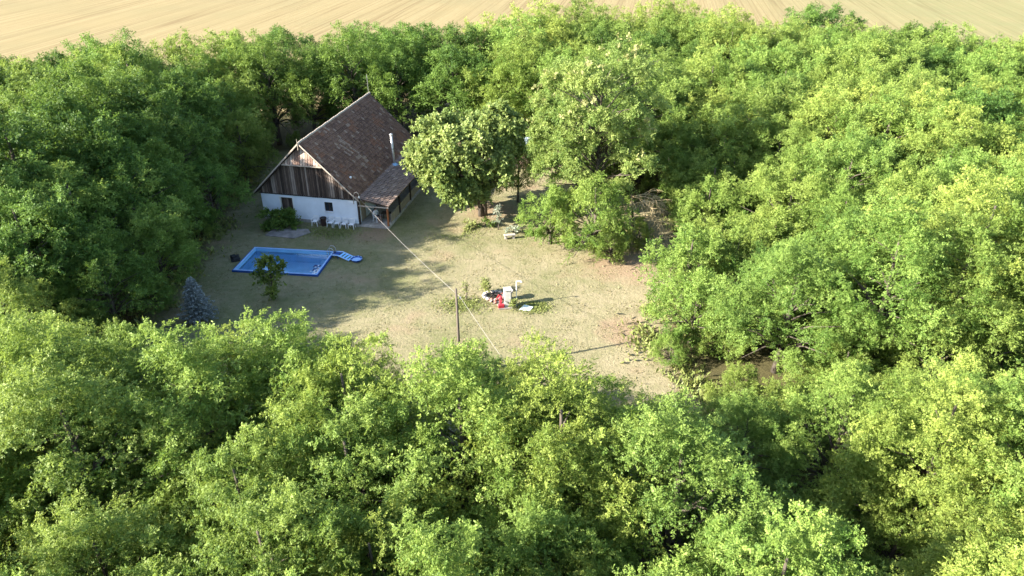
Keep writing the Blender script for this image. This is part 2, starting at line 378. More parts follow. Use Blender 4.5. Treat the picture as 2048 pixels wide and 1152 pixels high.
mb = MB()
mb.box(DX0 - 0.07, DX0 + 0.03, -0.02, 0.18, 0, DZ); mb.box(DX1 - 0.03, DX1 + 0.09, -0.02, 0.18, 0, DZ); mb.box(DX0 - 0.07, DX1 + 0.09, -0.02, 0.18, DZ, DZ + 0.08)
mb.build('frame', M['whitepaint'], dr)
for k in range(5):
    x = DX0 + 0.09 + k * 0.22; MB().box(x, x + 0.19, 0.155, 0.18, 0.08, DZ - 0.1).build('plank', M['plank'][k % 3], dr)
MB().tube([(DX1 - 0.2, 0.15, 1.05), (DX1 - 0.2, 0.09, 1.05), (DX1 - 0.32, 0.09, 1.05)], 0.015).build('handle', M['metal'], dr)
wn = MB().box(WX0, WX1, 0.2, 0.23, WZ0, WZ1).build('window', M['darkwood'], house)
mb = MB(); 
mb.box(WX0, WX0 + 0.06, 0.12, 0.2, WZ0, WZ1); mb.box(WX1 - 0.06, WX1, 0.12, 0.2, WZ0, WZ1); mb.box(WX0 + 0.06, WX1 - 0.06, 0.12, 0.2, WZ0, WZ0 + 0.06); mb.box(WX0 + 0.06, WX1 - 0.06, 0.12, 0.2, WZ1 - 0.06, WZ1)
mb.box((WX0 + WX1) / 2 - 0.03, (WX0 + WX1) / 2 + 0.03, 0.125, 0.2, WZ0 + 0.06, WZ1 - 0.06)
mb.build('frame', M['brown'], wn)
for s in (0, 1):
    x = WX0 + 0.065 + s * 0.365; MB().box(x, x + 0.295, 0.15, 0.16, WZ0 + 0.065, WZ1 - 0.065).build('pane', M['glass'], wn)
MB().box(WX0 - 0.06, WX1 + 0.06, -0.07, 0.1, WZ0 - 0.06, WZ0 - 0.004).build('sill', M['whitepaint'], wn)
# roof slabs
def rz(x): return RZ_ - SL * abs(x - XR)
roof = None
mb = MB(); y0, y1 = -0.5, HL + 0.5
for sgn in (1, -1):
    xe = XR + sgn * 4.925
    prof = [(XR, RZ_), (xe, rz(xe)), (xe, rz(xe) - 0.14), (XR, RZ_ - 0.14)]
    vs = [(x, y, z - 0.06) for y in (y0, y1) for x, z in prof]
    mb.add(vs, [(0, 1, 2, 3), (7, 6, 5, 4), (0, 4, 5, 1), (1, 5, 6, 2), (2, 6, 7, 3), (3, 7, 4, 0)])
roof = mb.build('roof', M['darkwood'], house)
# tiles: on the slope facing the camera, the nearest single; the rest joined
TW, TL = 0.31, 0.36
def tile_mesh(mat, w=TW, l=TL, t=0.035):
    m = MB(); hw = w / 2 - 0.008; vs = []
    for y, z in ((0.0, t + 0.025), (-l * 1.12, 0.012)):       # local: x along ridge, y downhill (neg = uphill)
        for x, dz in ((-hw, 0), (-hw * 0.5, 0.016), (0, 0.02), (hw * 0.5, 0.016), (hw, 0)): vs.append((x, y, z + dz))
    o = 5
    fs = [(i, i + 1, i + 6, i + 5) for i in range(4)]
    vs += [(x, 0, 0.0) for x in (-hw, hw)] + [(-hw, -l * 1.12, -0.005), (hw, -l * 1.12, -0.005)]
    fs += [(10, 11, 4, 3, 2, 1, 0), (10, 0, 5, 12), (4, 11, 13, 9)]
    m.add(vs, fs); return m
tile_me = [tile_mesh(None).mesh('roof_tile', mm) for mm in M['tile']]
proto_tile = tile_mesh(None)
slope_ang = math.atan(SL)
def tile_xf(sgn, row, colm, jit):
    # downhill position
    s = (row + 1) * TL + 0.02
    x = XR + sgn * s * math.cos(slope_ang); z = RZ_ - s * math.sin(slope_ang)
    y = -0.47 + (colm + 0.5 + (0.5 if row % 2 else 0)) * TW
    down = Vector((sgn * math.cos(slope_ang), 0, -math.sin(slope_ang)))
    along = Vector((0, -sgn, 0)) if sgn > 0 else Vector((0, 1, 0))
    nrm = along.cross(down); 
    if nrm.z < 0: along = -along; nrm = along.cross(down)
    m = Matrix((along, down, nrm)).transposed().to_4x4(); m.translation = Vector((x, y, z)) + nrm * (jit * 0.012)
    return m @ Matrix.Rotation(jit * 0.03, 4, 'Z') @ Matrix.Rotation((jit - 0.5) * 0.03, 4, 'Y')
rows = int(6.86 / TL); cols = int(16.95 / TW)
def tile_col(row, colm):
    q = 0.5 + 0.5 * math.sin(colm * 0.37 + row * 0.21) * math.sin(row * 0.45 - colm * 0.11)
    r = R.random()
    band = abs(colm - 14 - row * 0.25) < 2.6 and row < 15
    if r < (0.30 if band else 0.04): return 4
    if q > 0.72 and r < 0.5: return 3
    return min(3, int(r * 3.2)) if r < 0.92 else 2
rest = MB()
for sgn in (1, -1):
    cand = []
    for row in range(rows):
        for colm in range(cols):
            if row % 2 and colm == cols - 1: continue
            mtx = tile_xf(sgn, row, colm, R.random()); mi = tile_col(row, colm)
            if sgn > 0 and colm < 16 and colm * 1.0 < 16 and row >= 1 and (colm < 15):
                o = link('roof_tile', tile_me[mi], roof); o.matrix_local = mtx
            else:
                rest.add([mtx @ Vector(v) for v in proto_tile.v], proto_tile.f, mi)
o = rest.build('roof_tiles', M['tile'], roof); o['kind'] = 'stuff'
# ridge tiles (each told apart along the ridge line)
rm = MB().tube([(0, 0, 0), (0, 0.46, 0.01)], [0.09, 0.11], 8).mesh('ridge_tile', M['trim'])
for k in range(37):
    o = link('ridge_tile', rm, roof); o.location = (XR, -0.5 + k * 0.459, RZ_ - 0.0 + 0.015 * math.sin(k * 1.7))
# rake boards
for sgn in (1, -1):
    xe = XR + sgn * 5.0
    vs = []
    for y in (-0.56, -0.5):
        vs += [(XR, y, RZ_ + 0.06), (xe, y, rz(xe) + 0.05), (xe, y, rz(xe) - 0.09), (XR, y, RZ_ - 0.09)]
    MB().add(vs, [(0, 1, 2, 3), (7, 6, 5, 4), (0, 4, 5, 1), (1, 5, 6, 2), (2, 6, 7, 3), (3, 7, 4, 0)]).build('rake_board', M['trim'], roof)
MB().tube([(XR, -0.6, RZ_ - 0.55), (XR, -0.6, RZ_ + 0.42)], [0.04, 0.02], 6).build('finial', M['trim'], roof)
MB().tube([(XR, HL + 0.2, RZ_ - 0.1), (XR - 0.05, HL + 0.2, RZ_ + 2.0)], 0.022, 5).build('antenna_mast', M['metal'], roof)
# gable planks below the skirt line
SK = 5.62
np_ = 46; pw = HW / np_
gb = MB().box(-HW + 0.2, -0.2, 0.06, 0.1, WZ, WZ + 0.3)
gb = MB(); gv = []
for y in (0.08, 0.14): gv += [(-HW - 0.1, y, WZ), (0.1, y, WZ), (XR, y, RZ_ - 0.2)]
gb.add(gv, [(0, 1, 2), (5, 4, 3), (0, 3, 4, 1), (1, 4, 5, 2), (2, 5, 3, 0)])
gable = gb.build('gable', M['black'], house)
for k in range(np_):
    x0 = -HW + k * pw + 0.012; x1 = x0 + pw - 0.03 - 0.02 * R.random()
    zt = [min(SK + 0.1, rz(x) - 0.22) for x in (x0, x1)]
    if max(zt) < WZ + 0.1: continue
    zb = WZ - 0.06 - 0.05 * R.random(); yy = 0.03 * R.random()
    vs = [(x0, yy - 0.02, zb), (x1, yy - 0.02, zb), (x1, yy - 0.02, max(zt[1], zb + .02)), (x0, yy - 0.02, max(zt[0], zb + .02))]
    vs += [(x, y + 0.035, z) for x, y, z in vs]
    r = R.random(); mi = 3 if r < 0.16 else (2 if r < 0.45 else (1 if r < 0.75 else 0))
    MB().add(vs, [(0, 1, 2, 3), (7, 6, 5, 4), (0, 4, 5, 1), (1, 5, 6, 2), (2, 6, 7, 3), (3, 7, 4, 0)]).build('plank', M['plank'][mi], gable)
MB().box(-HW - 0.1, 0.1, -0.07, -0.01 - 0.03, WZ - 0.06, WZ + 0.03).build('ledge', M['darkwood'], gable)
# skirt: small leaning triangle of reddish boards at the top of the gable
hwk = (RZ_ - 0.20 - SK) / SL
skirt = MB().add([(XR - hwk, -0.36, SK - 0.06), (XR + hwk, -0.36, SK - 0.06), (XR, 0.05, RZ_ - 0.32), (XR - hwk, 0.07, SK - 0.06), (XR + hwk, 0.07, SK - 0.06)],
         [(0, 1, 2), (3, 4, 1, 0), (3, 0, 2), (1, 4, 2)]).build('gable_skirt', M['darkwood'], house)
nk = 15
for k in range(nk):
    a0 = -hwk + 2 * hwk * k / nk + 0.012; a1 = -hwk + 2 * hwk * (k + 1) / nk - 0.03
    def onsk(a, z): 
        t = (z - SK) / (RZ_ - 0.32 - SK); return (XR + a, -0.40 + 0.41 * t, z)
    z0 = [max(SK + 0.02, SK + (RZ_ - 0.32 - SK) * (1 - abs(a) / hwk)) for a in (a0, a1)]
    vs = [onsk(a0, SK - 0.1), onsk(a1, SK - 0.1), onsk(a1, z0[1]), onsk(a0, z0[0])]
    vs += [(x, y + 0.03, z) for x, y, z in vs]
    MB().add(vs, [(0, 1, 2, 3), (7, 6, 5, 4), (0, 4, 5, 1), (1, 5, 6, 2), (2, 6, 7, 3), (3, 7, 4, 0)]).build('plank', M['redplank'][R.choice([0, 1, 1, 2, 2])], skirt)
MB().box(XR - hwk - 0.1, XR + hwk + 0.1, -0.44, -0.40, SK - 0.16, SK - 0.06).build('batten', M['trim'], skirt)
# metal flue through the roof at the pitch break
flue = MB().tube([(0.55, 8.6, 2.3), (0.5, 8.6, 3.6), (0.42, 8.6, 5.75)], [0.11, 0.11, 0.115], 12).build('chimney_pipe', M['metal'], house, True)
MB().lathe([(0.12, 0), (0.17, 0.03), (0.17, 0.09), (0.04, 0.17)], 12, 0, (0.42, 8.6, 5.77)).build('cap', M['metal'], flue)
MB().lathe([(0.13, 0), (0.13, 0.05)], 12, 0, (0.51, 8.6, 4.4)).build('clamp_band', M['darkwood'], flue)
MB().lathe([(0.36, 0), (0.32, 0.10), (0.17, 0.26)], 12, 0, (0.57, 8.6, 2.72)).build('flashing', M['flash'], flue)
# veranda: deck, roof with pan tiles, posts, railing
VX, VL = 3.05, HL + 0.1
VZ0, VZ1 = 2.86, 2.30
ver = MB().box(0.02, 2.85, -0.02, HL, 0, 0.22).build('veranda_deck', M['concrete'], house, bevel=0.02)
vs = []
for y in (-0.32, VL): vs += [(0.26, y, VZ0), (VX, y, VZ1), (VX, y, VZ1 - 0.1), (0.26, y, VZ0 - 0.1)]
vroof = MB().add(vs, [(0, 1, 2, 3), (7, 6, 5, 4), (0, 4, 5, 1), (1, 5, 6, 2), (2, 6, 7, 3), (3, 7, 4, 0)]).build('veranda_roof', M['darkwood'], house)
vsl = math.atan((VZ0 - VZ1) / (VX - 0.26)); vlen = math.hypot(VX - 0.26, VZ0 - VZ1)
nv = int((VL + 0.32) / 0.36); vrest = MB()
for k in range(nv):                                            # each column of pan tiles, lapped in six courses
    yk = -0.32 + (k + 0.5) * 0.36
    cm = MB() if k < 14 else vrest
    for c in range(7):
        s0, s1 = c * vlen / 7, (c + 1) * vlen / 7 + 0.03
        prof = [(-0.17, 0.0), (-0.10, 0.05), (-0.03, 0.062), (0.05, 0.035), (0.12, 0.006), (0.175, 0.0)]
        vs = []
        for s, dz in ((s0, 0.012), (s1, 0.045)):
            x = 0.26 + s * math.cos(vsl); z = VZ0 - s * math.sin(vsl)
            vs += [(x, yk + a, z + b + dz) for a, b in prof]
        vs += [(x, yk - 0.17, z), (x, yk + 0.175, z)]
        cm.add(vs, [(i, i + 6, i + 7, i + 1) for i in range(5)] + [(12, 13, 11, 10, 9, 8, 7, 6)], R.choice([0, 0, 1, 1, 2]) if R.random() < 0.8 else 1)
    if k < 14: cm.build('pan_tile_row', M['vtile'], vroof)
o = vrest.build('pan_tile_rows', M['vtile'], vroof); o['kind'] = 'stuff'
vs = []
MB().box(0.3, VX, -0.40, -0.33, VZ1 - 0.16, VZ1 - 0.06).build('fascia', M['trim'], vroof)
for i, y in enumerate((0.08, 3.2, 6.3, 9.4, 12.5, 15.6)):
    MB().box(2.66, 2.80, y, y + 0.14, 0.22, VZ1 - 0.11).build('veranda_post', M['orangewood'] if i == 0 else M['darkwood'], house, bevel=0.012)
MB().box(0.03, 0.19, -0.04, 0.10, 0.22, VZ1 + 0.2).build('veranda_post', M['darkwood'], house)
MB().box(2.62, 2.84, -0.2, HL, VZ1 - 0.11 + 0.0, VZ1 - 0.10 + 0.02).build('beam', M['darkwood'], house)
for i, (a, b) in enumerate(((0.9, 3.1), (3.5, 6.2), (6.6, 9.3), (9.7, 12.4), (12.8, 15.5))):
    rl = MB().box(2.68, 2.76, a, b, 0.95, 1.02).build('railing', M['palewood'], house)
    for k in range(int((b - a) / 0.24)):
        y = a + 0.03 + k * 0.24; MB().box(2.70, 2.73, y, y + 0.2, 0.25, 0.95).build('board', M['palewood'], rl)
vd = MB().box(0.0, 0.05, 0.7, 1.65, 0.22, 2.15).build('veranda_door', M['palewood'], house)
for k in range(4): MB().box(0.05, 0.07, 0.74 + k * 0.22, 0.94 + k * 0.22, 0.28, 2.1).build('plank', M['palewood'], vd)
for y in (3.6, 7.2, 11.0):
    w2 = MB().box(0.0, 0.03, y, y + 1.1, 1.0, 2.0).build('window', M['whitepaint'], house); MB().box(0.03, 0.04, y + 0.08, y + 1.02, 1.08, 1.92).build('pane', M['glass'], w2)
MB().tube([(-0.05, -0.55, 2.4), (0.0, -0.55, 3.15), (0.10, -0.5, 3.45), (0.28, -0.45, 3.5), (0.42, -0.42, 3.35), (0.45, -0.42, 3.1)], 0.035, 6).build('service_bracket', M['trim'], house)
MB().lathe([(0.05, 0), (0.08, 0.05), (0.08, 0.12), (0.03, 0.16)], 8, 0, (0.45, -0.42, 2.94)).build('insulator', M['whitepaint'], house)
MB().lathe([(0.03, 0), (0.10, 0.05), (0.12, 0.16), (0.05, 0.22)], 10, 0, (-0.9, 1.3, rz(-0.9) + 0.02)).build('roof_vent', M['whitepaint'], house)
def hp(x, y, z=0.0): return HM @ Vector((x, y, z))

# ------------------------------------------------------------------ pool and its things
pool = thing('swimming_pool', 'blue rectangular swimming pool sunk in the shaded lawn', 'pool', (POOL_C[0], POOL_C[1], 0), POOL_RZ)
hx, hy, dp = POOL_L / 2, POOL_W / 2, 1.25
mb = MB()
mb.box(-hx, hx, -hy, hy, -dp - 0.1, -dp)
mb.box(-hx, hx, hy - 0.1, hy, -dp, 0.10); mb.box(-hx, hx, -hy, -hy + 0.1, -dp, 0.10)
mb.box(-hx, -hx + 0.1, -hy + 0.1, hy - 0.1, -dp, 0.10); mb.box(hx - 0.1, hx, -hy + 0.1, hy - 0.1, -dp, 0.10)
mb.build('basin', M['liner'], pool)
mb = MB()
mb.box(-hx, hx, hy - 0.11, hy + 0.0, 0.10, 0.17); mb.box(-hx, hx, -hy, -hy + 0.11, 0.10, 0.17)
mb.box(-hx, -hx + 0.11, -hy + 0.11, hy - 0.11, 0.10, 0.17); mb.box(hx - 0.11, hx, -hy + 0.11, hy - 0.11, 0.10, 0.17)
mb.build('rim', M['rim'], pool, bevel=0.02)
mb = MB()
mb.box(-hx - 0.08, hx + 0.08, hy + 0.002, hy + 0.08, 0, 0.14); mb.box(-hx - 0.08, hx + 0.08, -hy - 0.08, -hy - 0.002, 0, 0.14)
mb.box(-hx - 0.08, -hx - 0.002, -hy, hy, 0, 0.14); mb.box(hx + 0.002, hx + 0.08, -hy, hy, 0, 0.14)
mb.build('skirting', M['skirt'], pool)
MB().box(-hx + 0.1, hx - 0.1, -hy + 0.1, hy - 0.1, -0.60, -0.16).build('water', M['water'], pool)
for k in range(3):
    MB().box(hx - 0.1 - 0.32 * (3 - k), hx - 0.1, 0.2, hy - 0.1, -dp, -0.95 + 0.0 + 0.16 * k).build('step', M['liner'], pool)
mb = MB()
for a in range(11):
    for b in range(6):
        if R.random() < 0.62:
            y = -hy + 0.52 + a * 0.15; x = hx - 0.16 - b * 0.14
            mb.box(x - 0.13, x, y, y + 0.135, -0.155, -0.145, 0 if R.random() < 0.62 else 1)
o = mb.build('mosaic_pattern', [M['mosaic_a'], M['mosaic_b']], pool); o['kind'] = 'stuff'  # pale and dark squares of the pool mosaic, laid just over the water
for s in (0, 1):
    y = hy - 0.75 + 0.5 * s
    MB().tube([(hx - 0.32, y, -0.5), (hx - 0.3, y, 0.55), (hx - 0.15, y, 0.78), (hx + 0.1, y, 0.78), (hx + 0.25, y, 0.6), (hx + 0.28, y, 0.0)], 0.028, 8).build('handrail', M['metal'], pool, True)
# blue ladder lying by the pool and the round tub at its end
PM = Matrix.Translation((POOL_C[0], POOL_C[1], 0)) @ Matrix.Rotation(POOL_RZ, 4, 'Z')
lp = PM @ Vector((hx + 0.35, hy - 0.55, 0))
lad = thing('pool_ladder', 'blue plastic folding pool ladder with pale treads leaning off the pool corner', 'ladder', lp, math.radians(-24))
for s in (-0.36, 0.36):
    MB().tube([(-0.25, s, 0.22), (0.45, s, 0.32), (1.55, s, 0.06)], 0.055, 6).build('side_rail', M['rim'], lad)
MB().box(-0.1, 0.42, -0.3, 0.3, 0.19, 0.23, 0, Matrix.Rotation(math.radians(-8), 4, 'Y')).build('platform', M['skirt'], lad)
for k in range(4):
    x = 0.55 + 0.27 * k; MB().box(x, x + 0.2, -0.31, 0.31, 0.29 - 0.235 * (x - 0.5) - 0.02, 0.33 - 0.235 * (x - 0.5) - 0.02).build('tread', M['liner'], lad, bevel=0.01)
for k, (x, s) in enumerate(((-0.2, -0.36), (-0.2, 0.36), (0.45, -0.36), (0.45, 0.36))):
    MB().tube([(x, s, 0.0), (x, s, 0.24)], 0.03, 6).build('leg', M['skirt'], lad)
tp = lad.matrix_basis @ Vector((2.0, 0.0, 0)); a = math.radians(-24)
tp = Vector((lp.x + 2.02 * math.cos(a), lp.y + 2.02 * math.sin(a), 0))
tub = thing('foot_tub', 'round shallow blue foot tub on the grass at the ladder end', 'tub', tp)
MB().lathe([(0.36, 0.0), (0.46, 0.16), (0.49, 0.17), (0.49, 0.19), (0.43, 0.19), (0.34, 0.05), (0.01, 0.05)], 20).build('basin', M['skirt'], tub)
MB().lathe([(0.38, 0.10), (0.395, 0.105), (0.01, 0.106)], 20).build('water', M['rim'], tub)
for k in range(9):
    t = 2 * math.pi * k / 9; MB().box(0.40, 0.47, -0.05, 0.05, 0.192, 0.21, 0, Matrix.Rotation(t, 4, 'Z')).build('grip', M['rim'], tub)
# dark covers heaped left of the pool
cov = thing('folded_cover', 'dark folded pool cover heaped at the left end of the pool', 'cover', (-22.75, 55.0, 0), 0.4)
for i, (x, y, w, d, h, z) in enumerate(((0, 0, 0.7, 1.2, 0.12, 0), (0.05, -0.1, 0.55, 0.9, 0.09, 0.12), (-0.05, 0.15, 0.4, 0.5, 0.07, 0.21))):
    MB().box(x - w / 2, x + w / 2, y - d / 2, y + d / 2, z, z + h, 0, Matrix.Rotation(0.15 * i, 4, 'Z')).build('fold', M['black'], cov, bevel=0.05)
# concrete slab in front of the shrub
c0 = [(-21.6, 59.45), (-18.9, 58.85), (-17.7, 60.0), (-18.1, 60.75), (-21.2, 60.9)]
mb = MB(); mb.v = [(x, y, 0.0) for x, y in c0] + [(x, y, 0.07) for x, y in c0]
mb.f = [(9, 8, 7, 6, 5)[::-1], (0, 4, 3, 2, 1)] + [(i, (i + 1) % 5, 5 + (i + 1) % 5, 5 + i) for i in range(5)]; mb.m = [0] * 7
tag(mb.build('concrete_slab', M['slab'], bevel=0.02), 'low weathered concrete slab between shrub and pool', 'slab')

# ------------------------------------------------------------------ plastic chairs along the gable wall
def make_chair():
    t = thing('garden_chair', 'x', 'chair', group='white chairs along the gable wall')
    MB().box(-0.23, 0.23, -0.25, 0.2, 0.40, 0.44).build('seat', M['plastic'], t, bevel=0.02)
    tilt = Matrix.Translation((0, 0.2, 0.42)) @ Matrix.Rotation(math.radians(-14), 4, 'X')
    mb = MB()
    mb.box(-0.24, -0.19, -0.015, 0.015, 0, 0.42, 0, tilt); mb.box(0.19, 0.24, -0.015, 0.015, 0, 0.42, 0, tilt); mb.box(-0.19, 0.19, -0.018, 0.018, 0.36, 0.45, 0, tilt)
    for k in range(4): mb.box(-0.15 + k * 0.09, -0.11 + k * 0.09, -0.01, 0.01, 0.0, 0.36, 0, tilt)
    mb.build('backrest', M['plastic'], t)
    for sx in (-1, 1):
        MB().tube([(sx * 0.22, -0.22, 0.41), (sx * 0.27, -0.27, 0.0)], [0.032, 0.024], 6).build('leg', M['plastic'], t)
        MB().tube([(sx * 0.21, 0.18, 0.41), (sx * 0.25, 0.27, 0.0)], [0.032, 0.024], 6).build('leg', M['plastic'], t)
        MB().tube([(sx * 0.26, -0.24, 0.41), (sx * 0.28, -0.22, 0.64), (sx * 0.28, 0.0, 0.66), (sx * 0.24, 0.26, 0.64)], 0.026, 6).build('armrest', M['plastic'], t)
    return t
ch = make_chair()
clabs = ['white plastic chair standing alone left of the brown bin', 'white plastic chair just right of the brown bin', 'white plastic chair second right of the brown bin',
         'white plastic chair third right of the brown bin, next to last', 'white plastic chair at the wall end, nearest the veranda']
for i, x in enumerate((-3.95, -2.48, -1.86, -1.2, -0.5)):
    p = hp(x, -0.48); rr = -YAW + math.radians((2, -4, 3, -2, 4)[i])
    if i == 0: ch.location = p; ch.rotation_euler = (0, 0, rr); ch['label'] = clabs[0]
    else: copy_tree(ch, p, rr, clabs[i])
p = hp(-3.2, -0.42)
bn = thing('waste_bin', 'dark brown bin between the white plastic chairs', 'bin', p)
MB().lathe([(0.20, 0), (0.27, 0.7), (0.29, 0.72), (0.29, 0.78), (0.25, 0.78), (0.18, 0.1)], 14).build('body', M['brown'], bn)
MB().lathe([(0.24, 0.70), (0.16, 0.76), (0.02, 0.77)], 14).build('bag', M['black'], bn)

# ------------------------------------------------------------------ person seated on the veranda, chair and table
pz = 0.22
pc = copy_tree(ch, hp(1.35, 0.95, pz), -YAW + math.radians(65), 'white plastic chair under the veranda roof with a person in it')
pc['group'] = 'veranda seating'
def skin_body(name, joints, edges, mats, matfn, parent):
    me = bpy.data.meshes.new(name); me.from_pydata([j[0] for j in joints], edges, [])
    o = bpy.data.objects.new(name, me); COL.objects.link(o)
    o.modifiers.new('skin', 'SKIN'); o.modifiers.new('sub', 'SUBSURF').levels = 2
    for v, j in zip(me.skin_vertices[0].data, joints): v.radius = (j[1], j[1] if len(j) < 3 else j[2])
    me.skin_vertices[0].data[0].use_root = True
    dg = bpy.context.evaluated_depsgraph_get(); dg.update()
    m2 = bpy.data.meshes.new_from_object(o.evaluated_get(dg)); m2.name = name
    bpy.data.objects.remove(o)
    for mm in mats: m2.materials.append(mm)
    for q in m2.polygons: q.material_index = matfn(q.center); q.use_smooth = True
    return link(name, m2, parent)
per = thing('person', 'person in white shirt and dark shorts sitting under the veranda roof', 'person', hp(1.35, 0.95, pz), -YAW + math.radians(65))
J = [((0, 0.10, 0.54), 0.14, 0.12), ((0, 0.13, 0.76), 0.13, 0.10), ((0, 0.14, 0.98), 0.17, 0.10), ((0, 0.12, 1.10), 0.055), ((0, 0.09, 1.20), 0.085), ((0, 0.08, 1.30), 0.085),
     ((-0.19, 0.13, 1.0), 0.06), ((-0.26, 0.05, 0.78), 0.045), ((-0.2, -0.16, 0.70), 0.035), ((-0.15, -0.26, 0.70), 0.03),
     ((0.19, 0.13, 1.0), 0.06), ((0.26, 0.05, 0.78), 0.045), ((0.2, -0.16, 0.70), 0.035), ((0.15, -0.26, 0.70), 0.03),
     ((-0.10, 0.02, 0.53), 0.09), ((-0.14, -0.38, 0.52), 0.065), ((-0.14, -0.40, 0.12), 0.042), ((-0.14, -0.52, 0.05), 0.035),
     ((0.10, 0.02, 0.53), 0.09), ((0.14, -0.38, 0.52), 0.065), ((0.14, -0.40, 0.12), 0.042), ((0.14, -0.52, 0.05), 0.035)]
E_ = [(0, 1), (1, 2), (2, 3), (3, 4), (4, 5), (2, 6), (6, 7), (7, 8), (8, 9), (2, 10), (10, 11), (11, 12), (12, 13), (0, 14), (14, 15), (15, 16), (16, 17), (0, 18), (18, 19), (19, 20), (20, 21)]
def pm(c):
    if c.z > 1.08: return 0
    if c.z > 0.60 and c.y > -0.02: return 1
    if c.z > 0.44 and c.y > -0.30: return 2
    return 0
body = skin_body('body', J, E_, [M['skin'], M['shirt'], M['shorts']], pm, per)
hm = MB().lathe([(0.075, 0.0), (0.105, 0.06), (0.11, 0.12), (0.08, 0.18), (0.01, 0.205)], 12, 0, (0, 0.105, 1.19)).build('hair', M['hair'], per, True)
tb = thing('veranda_table', 'small dark wooden table beside the seated person', 'table', hp(2.1, 1.35, pz), -YAW)
MB().box(-0.42, 0.42, -0.34, 0.34, 0.70, 0.74).build('top', M['darkwood'], tb, bevel=0.01)
for sx in (-1, 1):
    for sy in (-1, 1): MB().box(sx * 0.36 - 0.03, sx * 0.36 + 0.03, sy * 0.28 - 0.03, sy * 0.28 + 0.03, 0, 0.70).build('leg', M['darkwood'], tb)
fw = thing('firewood_stack', 'stack of split firewood against the veranda wall', 'firewood', hp(0.38, 4.2, pz), -YAW)
lm = [MB().tube([(-0.28, 0, 0), (0.28, 0, 0)], 0.075, 7).mesh('log', m_) for m_ in (M['bark'], M['palewood'])]
for r_ in range(6):
    for k in range(12):
        o = link('log', lm[(r_ + k) % 3 == 0], fw); o.location = (0, k * 0.155 + (0.075 if r_ % 2 else 0), 0.08 + r_ * 0.135)

